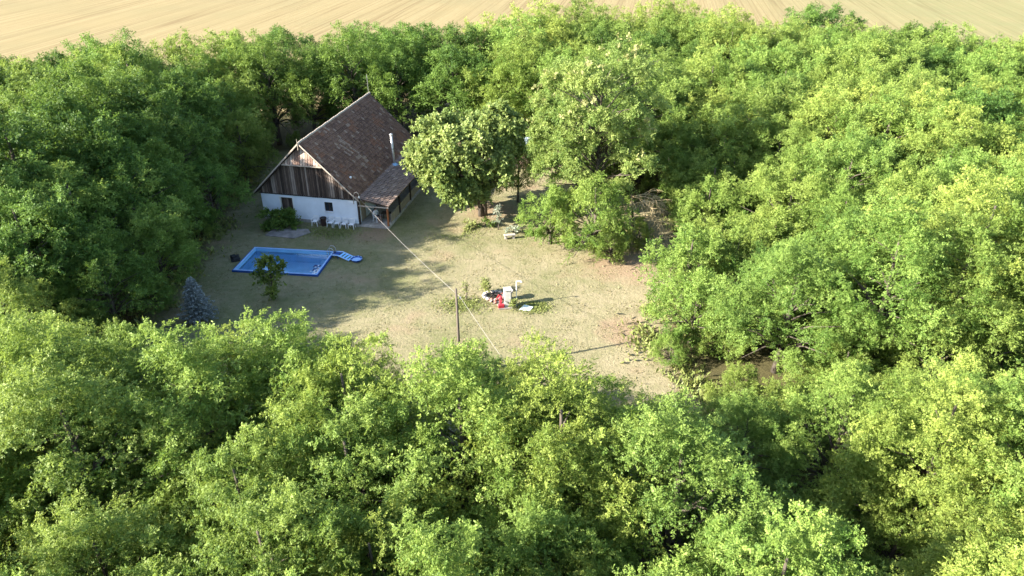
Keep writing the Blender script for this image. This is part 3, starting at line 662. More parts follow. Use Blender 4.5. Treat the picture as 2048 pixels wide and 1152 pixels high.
# ------------------------------------------------------------------ lawn things: well, shower, fire pit, sheet
def post_thing():
    w = thing('garden_well', 'white concrete well head block standing on the lawn', 'well', (-0.33, 47.35, 0), 0.15)
    MB().box(-0.24, 0.24, -0.2, 0.2, 0, 1.42).build('column', M['limewash'], w, bevel=0.02)
    MB().box(-0.29, 0.29, -0.25, 0.25, 1.42, 1.50).build('cap', M['limewash'], w, bevel=0.015)
    MB().box(-0.7, 0.34, -0.42, 0.36, 0.0, 0.08).build('base', M['slab'], w, bevel=0.01)
    p = thing('water_pump', 'red hand water pump at the left foot of the white well head', 'pump', (-0.83, 47.25, 0.08), 0.2)
    MB().lathe([(0.16, 0), (0.16, 0.05), (0.09, 0.08), (0.09, 0.55), (0.14, 0.58), (0.14, 0.78), (0.04, 0.86)], 12).build('barrel', M['red'], p, True)
    MB().tube([(0, -0.08, 0.62), (0, -0.26, 0.62), (0, -0.3, 0.5)], 0.04, 8).build('spout', M['red'], p)
    MB().tube([(0, 0, 0.88), (-0.12, 0.05, 0.95), (-0.36, 0.1, 0.5)], 0.025, 6).build('handle', M['red'], p)
    MB().box(-0.22, 0.22, -0.32, -0.1, 0.0, 0.26).build('trough', M['red'], p, bevel=0.02)
    s = thing('shower_post', 'thin white shower post with a short arm right of the well', 'shower', (0.32, 47.45, 0))
    MB().tube([(0, 0, 0), (0, 0, 2.05)], 0.035, 8).build('pipe', M['whitepaint'], s)
    MB().tube([(0, 0, 2.03), (0.35, -0.02, 2.06)], 0.028, 8).build('arm', M['whitepaint'], s)
    MB().lathe([(0.02, 0.06), (0.09, 0.0), (0.09, -0.03)], 10, 0, (0.35, -0.02, 2.0)).build('shower_head', M['metal'], s)
    f = thing('fire_pit', 'ring of pale stones and bricks with charred wood left of the well', 'fire pit', (-1.35, 48.75, 0))
    sm = []
    for i in range(4):
        bm = bmesh.new(); bmesh.ops.create_icosphere(bm, subdivisions=2, radius=0.17)
        for v in bm.verts: v.co *= 0.8 + 0.4 * R.random(); v.co.z *= 0.75
        me = bpy.data.meshes.new('stone'); bm.to_mesh(me); bm.free(); me.materials.append(M['stone'] if i else M['brick']); sm.append(me)
    for k in range(14):
        t = 2 * math.pi * k / 14; o = link('stone', sm[R.choice([0, 1, 2, 3, 1, 2])], f); o.location = (0.72 * math.cos(t), 0.62 * math.sin(t), 0.10); o.rotation_euler = (0, 0, R.random() * 6)
    for k in range(6):
        t = R.random() * 6.28; MB().tube([(-0.4 * math.cos(t), -0.4 * math.sin(t), 0.07 + 0.04 * k), (0.42 * math.cos(t), 0.4 * math.sin(t), 0.12 + 0.04 * k)], 0.06, 6).build('log', M['char'], f)
    b = thing('brick_pile', 'low heap of red and pale bricks beside the fire pit', 'brick pile', (-1.05, 47.95, 0))
    bme = [MB().box(-0.13, 0.13, -0.06, 0.06, -0.035, 0.035).mesh('brick', mm) for mm in (M['brick'], M['stone'], M['char'])]
    for k in range(16):
        o = link('brick', R.choice(bme), b); o.location = (R.uniform(-0.5, 0.35), R.uniform(-0.22, 0.22), 0.036 + 0.072 * (k // 7)); o.rotation_euler = (0, 0, R.random() * 3)
    wb = thing('white_basin', 'round pale stone basin behind the white well head', 'basin', (-0.28, 48.35, 0))
    MB().lathe([(0.26, 0), (0.28, 0.6), (0.36, 0.66), (0.36, 0.78), (0.28, 0.78), (0.2, 0.6), (0.01, 0.58)], 18).build('bowl', M['stone'], wb)
    MB().lathe([(0.27, 0.70), (0.275, 0.71), (0.01, 0.711)], 18).build('water', M['glass'], wb)
    s2 = MB(); s2.v = [(-0.5, -0.22, 0.03), (0.3, -0.35, 0.03), (0.55, 0.1, 0.10), (-0.1, 0.3, 0.16)]; s2.v += [(x, y, z + 0.04) for x, y, z in s2.v]
    s2.f = [(3, 2, 1, 0), (4, 5, 6, 7), (0, 1, 5, 4), (1, 2, 6, 5), (2, 3, 7, 6), (3, 0, 4, 7)]; s2.m = [0] * 6
    o = tag(s2.build('loose_sheet', M['pale_sheet']), 'pale greenish sheet lying on the grass right of the well', 'sheet'); o.location = (1.0, 47.0, -0.02)
post_thing()
# pole, cable
PX, PY = -3.3, 38.9
pl = thing('utility_pole', 'slim grey wooden utility pole standing at the lower edge of the lawn', 'pole', (PX, PY, 0))
MB().tube([(0, 0, -0.3), (0.0, 0, 3), (-0.03, 0, 6.2)], [0.10, 0.085, 0.065], 10).build('shaft', M['pole'], pl, True)
MB().tube([(-0.02, 0.0, 5.5), (0.2, 0.05, 5.5)], 0.02, 6).build('bracket', M['darkwood'], pl)
MB().lathe([(0.03, 0), (0.05, 0.04), (0.05, 0.1), (0.02, 0.13)], 8, 0, (0.2, 0.05, 5.5)).build('insulator', M['whitepaint'], pl)
pl2 = copy_tree(pl, (3.3, 23.3, 0), 0.4, 'utility pole hidden among the foreground locust trees')
def sag(a, b, s, n=14):
    a, b = Vector(a), Vector(b); return [a.lerp(b, i / n) - Vector((0, 0, s * 4 * (i / n) * (1 - i / n))) for i in range(n + 1)]
ha = hp(0.45, -0.42, 2.96); pa = Vector((PX + 0.2, PY + 0.05, 5.6)); pb = pl2.location + Vector((0.15, 0.1, 5.6))
tag(MB().tube(sag(ha, pa, 0.25), 0.0095, 5).build('overhead_cable', M['wire']), 'thin pale overhead cable from the house corner to the pole', 'cable')
tag(MB().tube(sag(pa, pb, 0.2), 0.0095, 5).build('overhead_cable', M['wire']), 'thin pale overhead cable running on from the pole into the foreground trees', 'cable')

# shed with pale sheet roof glimpsed between the trees
sh = thing('shed', 'small shed with a pale blue sheet roof glimpsed between two trees', 'shed', (0.4, 77.5, 0), -0.15)
mb = MB(); mb.box(-1.7, 1.7, -1.2, -1.1, 0, 2.0); mb.box(-1.7, 1.7, 1.1, 1.2, 0, 2.5); mb.box(-1.7, -1.6, -1.1, 1.1, 0, 2.2); mb.box(1.6, 1.7, -1.1, 1.1, 0, 2.2)
mb.build('wall', M['plank'][1], sh)
sr = MB().add([(-1.85, -1.4, 2.06), (1.85, -1.4, 2.06), (1.85, 1.4, 2.62), (-1.85, 1.4, 2.62), (-1.85, -1.4, 2.1), (1.85, -1.4, 2.1), (1.85, 1.4, 2.66), (-1.85, 1.4, 2.66)],
         [(3, 2, 1, 0), (4, 5, 6, 7), (0, 1, 5, 4), (1, 2, 6, 5), (2, 3, 7, 6), (3, 0, 4, 7)]).build('roof', M['corrugated'], sh)
for k in range(19):
    x = -1.78 + k * 0.195; MB().tube([(x, -1.4, 2.12), (x, 1.4, 2.68)], 0.035, 5).build('corrugation', M['corrugated'], sr)
MB().box(-0.4, 0.45, -1.24, -1.205, 0, 1.85).build('door', M['darkwood'], sh)

# ------------------------------------------------------------------ trees and plants
def leaflet(base, d, l, w, sag_):
    side = np.array([-d[1], d[0], 0.0]); b = np.array(base)
    return [b, b + d * l * 0.5 + side * w + [0, 0, sag_ * 0.3], b + d * l + [0, 0, sag_], b + d * l * 0.5 - side * w + [0, 0, sag_ * 0.3]]
def frond_template(pairs, ll, lw, ang=68):
    q = []
    for i, t in enumerate(np.linspace(0.14, 0.92, pairs)):
        s = math.sin(math.pi * (0.2 + 0.65 * t)) 
        for sg in (1, -1):
            a = math.radians(ang - 22 * t) * sg
            q.append(leaflet((t, 0, -0.22 * t * t), np.array([math.cos(a), math.sin(a), 0.0]), ll * (0.65 + 0.35 * s), lw, -0.07))
    q.append(leaflet((0.95, 0, -0.2), np.array([1.0, 0, 0]), ll * 0.8, lw, -0.06))
    return np.array(q)
T_NEAR = frond_template(6, 0.26, 0.058, 74)
T_MID = frond_template(4, 0.28, 0.078)
T_LEAF = np.array([[[0, 0, 0], [0.5, 0.30, 0.04], [1.0, 0, -0.12], [0.5, -0.30, 0.04]]])
def place(T, pos, d, nrm, size, tint, twist=0.32):
    d = unit(d); side = unit(np.cross(nrm, d)); nn = np.cross(d, side)
    V = pos[:, None, None, :] + size[:, None, None, None] * (T[None, :, :, 0:1] * d[:, None, None, :] + T[None, :, :, 1:2] * side[:, None, None, :] + T[None, :, :, 2:3] * nn[:, None, None, :])
    V = V.reshape(-1, 4, 3)
    # each leaflet twists its own way
    j = RN.normal(size=(len(V), 3)) * (np.linalg.norm(V[:, 2] - V[:, 0], axis=1) * twist)[:, None]
    k = RN.normal(size=(len(V), 3)) * (np.linalg.norm(V[:, 1] - V[:, 3], axis=1) * twist * 1.2)[:, None]
    V[:, 2] += j; V[:, 1] += 0.5 * j + k; V[:, 3] += 0.5 * j - k
    return V, np.clip(np.repeat(tint, T.shape[0]) + RN.normal(0, 0.10, len(V)), 0, 1)
SUNWARD = -np.array(sd)           # leaves turn towards the sun
def make_crown(rng, lobes, T, shoots, fronds, fsize, up=0.45, axis_c=None, tipbias=0.25, spread=0.75, plume=0.0):
    """lobes: list (center, radius). leaves sit on short shoots that fan out of each lobe"""
    VV, TT = [], []
    ax = np.array(axis_c) if axis_c is not None else np.zeros(3)
    for c, r in lobes:
        c = np.array(c); S = max(4, int(shoots * (0.7 + 0.6 * rng.random())))
        out = unit(c - ax) 
        d = unit(rng.normal(size=(S, 3)) * spread + out * 0.42 + np.array([0, 0, up]))
        L = r * rng.uniform(0.65, 1.3, S)
        tt = np.zeros(S); base = np.repeat(c[None, :], S, 0)
        if plume:                                   # upright spray: side shoots shorten towards its tip
            A = unit(out * 0.45 + np.array([0, 0, 1.0]) + rng.normal(size=3) * 0.15)
            tt = np.linspace(0, 1, S) ** 0.9
            base = c + A * (r * plume * tt)[:, None]
            d = unit(unit(np.cross(A, rng.normal(size=(S, 3)))) + A * 0.45 + rng.normal(size=(S, 3)) * 0.2)
            L = r * (1.12 - 0.85 * tt) * rng.uniform(0.7, 1.2, S)
        t = np.linspace(tipbias, 1.0, fronds)[None, :] + rng.uniform(-0.04, 0.04, (S, fronds))
        pos = base[:, None, :] + d[:, None, :] * (L[:, None] * t)[:, :, None]
        pos[:, :, 2] -= 0.10 * r * t ** 2
        rp = unit(np.cross(d[:, None, :], rng.normal(size=(S, fronds, 3))))
        fd = d[:, None, :] * (0.25 + 0.6 * t[:, :, None]) + rp * 0.9 + np.array([0, 0, -0.12])
        nr = rng.normal(size=(S, fronds, 3)) * 0.6 + np.array([0, 0, 0.45]) + d[:, None, :] * 0.35 + SUNWARD * 0.75
        sz = fsize * rng.uniform(0.7, 1.25, (S, fronds))
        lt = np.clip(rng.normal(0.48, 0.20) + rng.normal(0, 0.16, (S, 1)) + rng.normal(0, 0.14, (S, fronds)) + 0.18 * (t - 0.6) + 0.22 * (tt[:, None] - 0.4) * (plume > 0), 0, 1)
        V, q = place(T, pos.reshape(-1, 3), fd.reshape(-1, 3), nr.reshape(-1, 3), sz.reshape(-1), lt.reshape(-1))
        VV.append(V); TT.append(q)
    return np.concatenate(VV), np.concatenate(TT)
def crown_lobes(rng, n, h, Rr, z0, shape=1.0):
    """lobe centres through a crown between z0 and h"""
    L = []
    for i in range(n):
        t = (i + rng.random()) / n
        z = z0 + (h - z0) * (0.0 + 0.70 * t) + rng.normal(0, 0.06) * (h - z0)
        prof = (math.sin(math.pi * min(1, 0.18 + 0.80 * t)) ** 0.7) * (1.0 if t < 0.6 else 1 - 0.25 * (t - 0.6) / 0.4)
        rr = Rr * prof * (0.35 + 0.65 * math.sqrt(rng.random())) * shape
        a = i * 2.399 + rng.uniform(-0.5, 0.5)
        L.append(((rr * math.cos(a), rr * math.sin(a), z), Rr * rng.uniform(0.32, 0.60)))
    return L
def make_wood(rng, h, lobes, r0, fork=0.35, lean=(0, 0), double=False):
    mb = MB()
    tips = sorted(lobes, key=lambda q: q[0][2])
    ztop = h * 0.86
    def trunk_at(z):
        t = z / h; return Vector((lean[0] * t + 0.12 * math.sin(3 * t + lean[0]), lean[1] * t + 0.12 * math.cos(2.5 * t), z))
    zs = np.linspace(0, ztop, 9); mb.tube([trunk_at(z) - Vector((0, 0, 0.1 if z == 0 else 0)) for z in zs], [r0 * (1.25 if z == 0 else 1) * (1 - 0.85 * z / ztop) + 0.02 for z in zs], 7)
    if double: mb.tube([trunk_at(0) + Vector((0.35, 0.05, -0.1)), trunk_at(1.5) + Vector((0.5, 0, 0)), trunk_at(h * 0.5) + Vector((1.2, 0.3, 0))], [r0 * 0.9, r0 * 0.7, 0.06], 7)
    for c, r in tips:
        c = Vector(c); hd = math.hypot(c.x, c.y)
        zb = max(h * fork * 0.6, min(ztop * 0.95, c.z - 0.55 * hd - 0.4))
        b = trunk_at(zb); m1 = b.lerp(c, 0.5) + Vector((rng.uniform(-.2, .2), rng.uniform(-.2, .2), 0.12 * hd))
        rb = r0 * 0.38 * (1 - 0.6 * zb / h) + 0.015
        mb.tube([b, m1, c, c + (c - m1) * 0.35], [rb, rb * 0.7, rb * 0.4, 0.008], 5)
    return mb
# prototypes: hidden data only, each first use is the proto itself
def proto_locust(seed, T, h=10.0, Rr=3.0, z0=2.8, n=24, shoots=12, fronds=11, fs=0.40, mat='leaf', up=0.62):
    rng = np.random.default_rng(seed); lobes = crown_lobes(rng, n, h - 0.5, Rr, z0)
    V, q = make_crown(rng, lobes, T, shoots, fronds, fs, up, (0, 0, z0 + 0.35 * (h - z0)), 0.12, 0.5, 1.5)
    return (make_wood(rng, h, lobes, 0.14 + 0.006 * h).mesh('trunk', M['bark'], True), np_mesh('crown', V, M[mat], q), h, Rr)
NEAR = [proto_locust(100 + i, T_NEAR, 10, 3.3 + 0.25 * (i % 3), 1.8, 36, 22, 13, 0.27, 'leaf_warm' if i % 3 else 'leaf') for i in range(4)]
FAR = [proto_locust(200 + i, T_MID, 10, 3.3 + 0.25 * (i % 3), 2.0, 36, 20, 13, 0.285, ('leaf', 'leaf_shaded', 'leaf_warm', 'leaf_shaded', 'leaf')[i]) for i in range(5)]
LOW = [proto_locust(300 + i, T_MID, 6, 2.4, 0.4, 28, 14, 11, 0.29, 'leaf' if i % 2 else 'leaf_b', 0.35) for i in range(4)]
def add_tree(name, proto, x, y, h, label, group, wide=1.0, rzz=None, cat='tree'):
    wood, crown, h0, r0 = proto
    t = thing(name, label, cat, (x, y, 0), R.uniform(-1.0, 1.0) if rzz is None else rzz, group)
    s = h / h0; t.scale = (s * wide, s * wide, s)
    link('trunk', wood, t); link('crown', crown, t); return t
# ---- forest of locust trees round the clearing
def size_word(h): return 'tall' if h > 11.2 else ('medium' if h > 9.0 else 'low')
def region(x, y):
    # words for where a tree stands
    if y > far_edge(x) - 7:
        if x < -34: return 'at the field edge, far left'
        if x < -4: return 'at the field edge behind the house'
        if x < 30: return 'at the field edge behind the pale tree'
        return 'at the field edge, far right'
    if y > 78 and x < -4: return 'in woods behind the house' if x > -30 else 'in woods far behind the house'
    if x < -22:
        if y < 36: return 'in foreground woods, far left' if x < -30 else 'in foreground woods below the blue spruce'
        if x > -36: return 'at the wood edge left of house' if y > 60 else 'at the wood edge left of pool'
        return 'deep in woods left of house' if y > 58 else 'deep in woods left of pool'
    if y < 36:
        if x < -9: return 'in foreground woods left of centre'
        if x < 9: return 'in foreground woods at centre'
        return 'in foreground woods right of centre'
    if y > 70: return 'in far woods behind the pale tree' if x < 32 else 'in far woods on the right'
    if x < 22: return 'at the sunny right lawn edge'
    return 'in the middle right-hand woods' if x < 34 else 'in woods at the right frame edge'
ORD = ['first', 'second', 'third', 'fourth', 'fifth', 'sixth', 'seventh', 'eighth', 'ninth', 'tenth']
ROWS = {1: [''], 2: ['front row', 'back row'], 3: ['front row', 'middle row', 'back row'], 4: ['front row', 'second row', 'third row', 'back row'],
        5: ['front row', 'second row', 'third row', 'fourth row', 'back row']}
def tree_labels(items, kind):
    """items (x, y, word): a label for each by region, row (near to far) and order from the left"""
    out = [None] * len(items); reg = {}
    for i, (x, y, w) in enumerate(items): reg.setdefault(region(x, y), []).append(i)
    for ph, ids in reg.items():
        ids.sort(key=lambda i: items[i][1]); k = min(5, -(-len(ids) // 8)); per = -(-len(ids) // k)
        for r in range(k):
            row = sorted(ids[r * per:(r + 1) * per], key=lambda i: items[i][0] / (items[i][1] + 10))
            for n_, i in enumerate(row):
                tail = (', ' + ROWS[k][r] if k > 1 else '') + ', ' + ORD[min(9, n_)] + ' from left'
                out[i] = ('%s %s %s%s' % (items[i][2], kind, ph, tail), kind + 's ' + ph)
    return out
def sky_slope(x, y):
    u = x / (y * 0.873 + 9.5)                   # bearing of the tree
    v = float(np.interp(u, [-0.68, -0.55, -0.46, -0.42, -0.36, -0.30, -0.25, -0.18, -0.11, -0.06, 0.0, 0.06, 0.10, 0.13, 0.17, 0.25, 0.34, 0.5],
                        [0.61, 0.615, 0.615, 0.63, 0.62, 0.617, 0.645, 0.675, 0.672, 0.668, 0.67, 0.66, 0.69, 0.74, 0.77, 0.80, 0.74, 0.70]))
    return v
pts = [(-2.0, 29.2), (-8.6, 31.8)]
KEEP_OUT = [(-2.7, 63.7, 5.5), (7.5, 61.5, 6.0), (6.9, 55.3, 3.0), (0.4, 77.5, 5.0), (3.3, 23.3, 1.2), (-22.2, 45.4, 2.5)]
rg = random.Random(5)
def visible_zone(x, y):
    if y < 11 or y > far_edge(x): return False
    lim = 0.70 * (y * 0.873 + 10) + 3
    return -lim - (8 if y > 24 else 2) < x < lim
cand = 0
while cand < 26000 and len(pts) < 299:
    cand += 1
    x, y = rg.uniform(-86, 76), rg.uniform(11, 115)
    if not visible_zone(x, y) or inside(x, y, CLEAR): continue
    if any((x - a) ** 2 + (y - b) ** 2 < c * c for a, b, c in KEEP_OUT): continue
    dmin = 3.5 if y < 36 else 4.15
    if any((x - a) ** 2 + (y - b) ** 2 < dmin * dmin for a, b in pts): continue
    pts.append((x, y))
forest = []
def far_kind(x, y, i):      # left and behind the house: greener, shade painted into the colour; right: yellower
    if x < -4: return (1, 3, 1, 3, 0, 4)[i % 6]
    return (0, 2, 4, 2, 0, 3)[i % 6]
for i, (x, y) in enumerate(pts):
    e = edge_dist(x, y, CLEAR)
    h = rg.gauss(10.4, 1.0)
    low = False
    if x > 8 and 31 < y < 62 and e < 5.5: h = rg.uniform(4.8, 6.6); low = True
    elif x > 8 and 31 < y < 62 and e < 11: h = rg.uniform(7.0, 9.0)
    elif y < 36: h = rg.uniform(8.2, 10.2) if y > 22 else rg.uniform(7.5, 10.5)
    if y < 36:                                  # the foreground wood is lower towards the lawn
        cap_h = max(3.2, 28.0 - y * sky_slope(x, y) - 0.45)
        h = min(h, cap_h) if y < 23 else min(10.8, cap_h * rg.uniform(0.94, 1.03))
    if 9.5 < x < 18 and 17 < y < 27: h = rg.uniform(3.6, 5.6); low = h < 4.8
    if y > 78: h += 1.0
    elif x < -20 and y > 40: h = min(13.6, 7.4 + 0.85 * e) + rg.uniform(-0.8, 0.8)
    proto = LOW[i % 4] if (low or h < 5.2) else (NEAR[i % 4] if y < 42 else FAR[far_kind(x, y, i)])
    forest.append((proto, x, y, h, 'bushy' if low else size_word(h), rg.uniform(0.95, 1.25)))
for (proto, x, y, h, sz, wd), (lab, grp) in zip(forest, tree_labels([(f[1], f[2], f[4]) for f in forest], 'locust tree')):
    add_tree('locust_tree', proto, x, y, h, lab, grp, wd)
# ---- understorey saplings in the wood
us = []
tries = 0
while len(us) < 210 and tries < 20000:
    tries += 1
    x, y = rg.uniform(-60, 62), rg.uniform(13, 90)
    if not visible_zone(x, y) or (inside(x, y, CLEAR) and edge_dist(x, y, CLEAR) > 0.6): continue
    if edge_dist(x, y, CLEAR) > 9 and y > 36 and x < 8: continue
    if any((x - a) ** 2 + (y - b) ** 2 < 2.2 for a, b in pts) or any((x - a) ** 2 + (y - b) ** 2 < 4 for a, b in us): continue
    if any((x - a) ** 2 + (y - b) ** 2 < c * c * 0.5 for a, b, c in KEEP_OUT[3:]): continue
    us.append((x, y))
for i, ((x, y), (lab, grp)) in enumerate(zip(us, tree_labels([(a, b, 'small') for a, b in us], 'locust sapling'))):
    add_tree('locust_sapling', LOW[i % 4], x, y, rg.uniform(2.0, 4.2) + (2.2 if x > 14 and y > 36 else 0), lab, grp, rg.uniform(0.9, 1.3))

# ---- the tall pale tree right of the lawn top
rng = np.random.default_rng(41)
def big_lobes(rng, n, c, r3, rl):
    L = []
    for i in range(n):
        d = unit(rng.normal(size=3)); k = (0.45 + 0.55 * rng.random()) ** 0.6
        L.append((np.array(c) + d * np.array(r3) * k, rng.uniform(*rl)))
    return L
lob = big_lobes(rng, 62, (0, 0, 10.3), (4.9, 4.2, 4.6), (1.1, 1.8)) + big_lobes(rng, 16, (0.8, -1.0, 5.6), (5.0, 3.6, 2.4), (0.9, 1.5)) + big_lobes(rng, 8, (-3.6, -1.5, 4.5), (1.8, 2.2, 2.6), (0.9, 1.3)) + big_lobes(rng, 7, (-4.4, 0, 8.2), (1.4, 1.8, 2.6), (1.0, 1.5))
V, q = make_crown(rng, lob, T_MID, 17, 14, 0.36, 0.5, (0, 0, 8), 0.1, 0.6, 0.7)
t = thing('pale_tree', 'tall spreading pale green tree with creamy seed clusters at the top of the lawn', 'tree', (7.3, 61.8, 0))
link('trunk', make_wood(rng, 15.0, lob, 0.19, 0.3).mesh('trunk', M['bark'], True), t); link('crown', np_mesh('crown', V, M['leaf_pale'], q), t)
sl = [(c, r * 1.12) for c, r in lob[:62] if rng.random() < 0.28]
V, q = make_crown(rng, sl, T_LEAF, 12, 12, 0.20, 0.6, (0, 0, 8), 0.75); o = link('seed_clusters', np_mesh('seed_clusters', V, M['seed'], q), t); o['kind'] = 'stuff'
# lower bushy trees hanging over the lawn in front of it
add_tree('locust_tree', LOW[1], 6.7, 56.2, 6.8, 'bushy green tree leaning out over the lawn in front of the tall pale tree', 'x', 1.05); 
add_tree('locust_tree', LOW[2], 8.0, 54.4, 3.6, 'low green bush at the foot of the tall pale tree by bare soil', 'x', 0.9)
add_tree('locust_tree', LOW[3], 3.2, 57.8, 5.2, 'bushy green tree at the left foot of the tall pale tree', 'x', 1.0)
add_tree('locust_tree', LOW[0], 10.6, 57.0, 3.0, 'dark green bush under the dead branches', 'x', 0.9)
for o in list(COL.objects):
    if o.get('group') == 'x': del o['group']
# dead branches
dt = thing('dead_tree', 'bare yellowish dead branches sprawling at the right foot of the tall pale tree', 'dead tree', (10.2, 58.6, 0))
rng2 = random.Random(3); mbt = MB(); mbb = MB()
mbt.tube([(0, 0, -0.1), (0.1, -0.1, 1.4), (-0.1, -0.3, 3.4), (-0.3, -0.6, 4.6)], [0.16, 0.13, 0.09, 0.05], 7)
def twig(p, d, l, r, lev):
    pts_ = [p]; 
    for k in range(4):
        d = (d + Vector((rng2.uniform(-.35, .35), rng2.uniform(-.35, .35), rng2.uniform(-.42, .15)))).normalized(); p = p + d * l / 4; pts_.append(p)
        if lev < 2 and k > 0:
            for _ in range(2): twig(p, (d + Vector((rng2.uniform(-1, 1), rng2.uniform(-1, 1), rng2.uniform(-.6, .5)))).normalized(), l * 0.55, r * 0.55, lev + 1)
    if min(q_.z for q_ in pts_) > 0.05: mbb.tube(pts_, [r, r * .8, r * .65, r * .5, r * .25], 4)
for k in range(9):
    a_ = rng2.uniform(-2.6, 0.5); z = rng2.uniform(1.6, 4.4)
    twig(Vector((-0.1, -0.2, z)), Vector((math.cos(a_), math.sin(a_), 0.35)), rng2.uniform(1.8, 3.0), 0.05, 0)
mbt.build('trunk', M['bark'], dt); mbb.build('branches', M['deadwood'], dt)
# ---- round broad-leaved tree beside the house
rng = np.random.default_rng(51)
lob = []
for i in range(110):
    d = unit(rng.normal(size=3)); k = (0.35 + 0.65 * rng.random()) ** 0.5
    lob.append((np.array([-1.8, 0.0, 5.7]) + d * np.array([4.5, 4.1, 3.8]) * k, rng.uniform(0.7, 1.15)))
lob += [(np.array([1.6, 1.2, 8.2]) + unit(rng.normal(size=3)) * np.array([1.6, 1.6, 1.2]), 0.9) for i in range(14)]
lob += [(np.array([2.0, 0.8, 5.2]) + unit(rng.normal(size=3)) * np.array([1.2, 1.4, 2.0]), 0.85) for i in range(10)]
V, q = make_crown(rng, lob, T_LEAF, 34, 18, 0.21, 0.4, (-1.9, 0, 5), 0.3)
t = thing('round_tree', 'rounded broad-leaved tree with forked trunk between the house and the tall pale tree', 'tree', (-2.7, 63.7, 0))
link('trunk', make_wood(rng, 9.5, lob[::2], 0.24, 0.3, (-1.2, 0), True).mesh('trunk', M['bark'], True), t); link('crown', np_mesh('crown', V, M['leaf_broad'], q), t)
rng = np.random.default_rng(52)
add_tree('slim_tree', FAR[2], 0.6, 67.0, 7.2, 'slim tree with thin dark trunk just right of the round tree', None, 0.7)
# ---- blue spruce
rng = np.random.default_rng(61)
P_, D_, N_, S_, Q_ = [], [], [], [], []
mbw = MB().tube([(0, 0, -0.1), (0, 0, 2), (0, 0, 3.8)], [0.12, 0.08, 0.015], 7)
for i in range(190):
    z = 0.25 + 3.45 * (i / 190) ** 0.9; L = 1.45 * (1 - z / 3.85) ** 0.95 * rng.uniform(0.75, 1.2) + 0.05; a = i * 2.399
    d = np.array([math.cos(a), math.sin(a), -0.05 + 0.25 * z / 4])
    mbw.tube([(0, 0, z), tuple(np.array([0, 0, z]) + d * L)], [0.02, 0.006], 4)
    n = int(18 + 55 * L)
    t_ = rng.uniform(0.15, 1.0, n); p = np.array([0, 0, z]) + d * (L * t_)[:, None] + rng.normal(size=(n, 3)) * 0.04
    P_.append(p); D_.append(d * 0.7 + rng.normal(size=(n, 3)) * 0.6 + np.array([0, 0, 0.15])); N_.append(rng.normal(size=(n, 3)) * 0.6 + [0, 0, 1]); S_.append(rng.uniform(0.07, 0.13, n)); Q_.append(np.clip(rng.normal(0.45, 0.25, n), 0, 1))
V, q = place(T_LEAF, np.concatenate(P_), np.concatenate(D_), np.concatenate(N_), np.concatenate(S_), np.concatenate(Q_))
t = thing('blue_spruce', 'small blue-grey spruce at the wood edge left of the pool', 'spruce', (-22.2, 45.4, 0))
mbw.build('trunk', M['bark'], t); link('crown', np_mesh('crown', V, M['needle'], q), t); t.scale = (0.95, 0.95, 0.9)
# ---- pool sapling, wall shrub, small plants
def plant(name, label, cat, x, y, lobes, mat, fs, shoots, fr, r0, h, T=T_LEAF, seed=1, group=None):
    rng = np.random.default_rng(seed)
    V, q = make_crown(rng, lobes, T, shoots, fr, fs, 0.4, (0, 0, h * 0.4), 0.2)
    V[:, :, 2] = np.maximum(V[:, :, 2], 0.02)
    t = thing(name, label, cat, (x, y, 0), 0, group)
    link('stem', make_wood(rng, h, lobes, r0, 0.2).mesh('stem', M['bark'], True), t); link('foliage', np_mesh('foliage', V, M[mat], q), t); return t
plant('young_tree', 'slim young tree in front of the blue pool', 'tree', -17.75, 48.2, [((-0.1, 0, 0.5), .5), ((0.1, 0, 1.0), .7), ((-0.3, .1, 1.5), .85), ((0.35, .1, 1.7), .8), ((-0.5, 0, 2.2), .8), ((0.2, 0, 2.4), .8), ((-0.35, 0, 2.8), .7), ((0.3, 0, 2.9), .7), ((0.75, 0, 2.55), .5), ((1.0, 0.1, 2.8), .4), ((-0.2, 0, 3.2), .5), ((0.1, 0.2, 3.3), .4)], 'leaf_shrub', 0.16, 18, 14, 0.06, 3.3, seed=2)
plant('wall_shrub', 'bushy green shrub growing against the white gable wall', 'shrub', -20.6, 61.0, [((R.uniform(-1.25, 1.25), R.uniform(-.6, .6), R.uniform(0.35, 1.4)), R.uniform(.45, .7)) for i in range(20)], 'leaf_shrub', 0.16, 20, 13, 0.06, 1.8, seed=3)
plant('flower_shrub', 'low green shrub in the bed left of the silver sapling', 'shrub', -2.4, 61.6, [((R.uniform(-.8, .8), R.uniform(-.4, .4), R.uniform(.15, .5)), .4) for i in range(8)], 'leaf_shrub', 0.10, 16, 8, 0.03, .7, seed=4)
plant('silver_sapling', 'silvery-leaved sapling at the top of the lawn', 'sapling', -1.25, 60.6, [((0, 0, .9), .5), ((.15, 0, 1.4), .5), ((-.1, .1, 1.8), .45), ((0.05, 0, 2.1), .3)], 'leaf_silver', 0.10, 16, 9, 0.03, 2.0, seed=5)
plant('grey_herb', 'grey-green herb clump right of the silver sapling', 'plant', 0.05, 60.0, [((R.uniform(-.5, .5), R.uniform(-.3, .3), R.uniform(.15, .45)), .35) for i in range(6)], 'leaf_silver', 0.09, 14, 8, 0.02, .5, seed=6)
plant('yellow_herb', 'yellow-green herb clump left of the low green shrub', 'plant', -3.9, 61.2, [((R.uniform(-.5, .5), R.uniform(-.4, .4), R.uniform(.1, .5)), .35) for i in range(6)], 'grass_green', 0.10, 14, 8, 0.02, .5, seed=7)
plant('edge_herb', 'leafy clump at the left foot of the bushy trees by the lawn', 'plant', 1.6, 59.3, [((R.uniform(-.6, .6), R.uniform(-.3, .3), R.uniform(.15, .5)), .4) for i in range(7)], 'leaf_shrub', 0.10, 14, 8, 0.02, .5, seed=8)
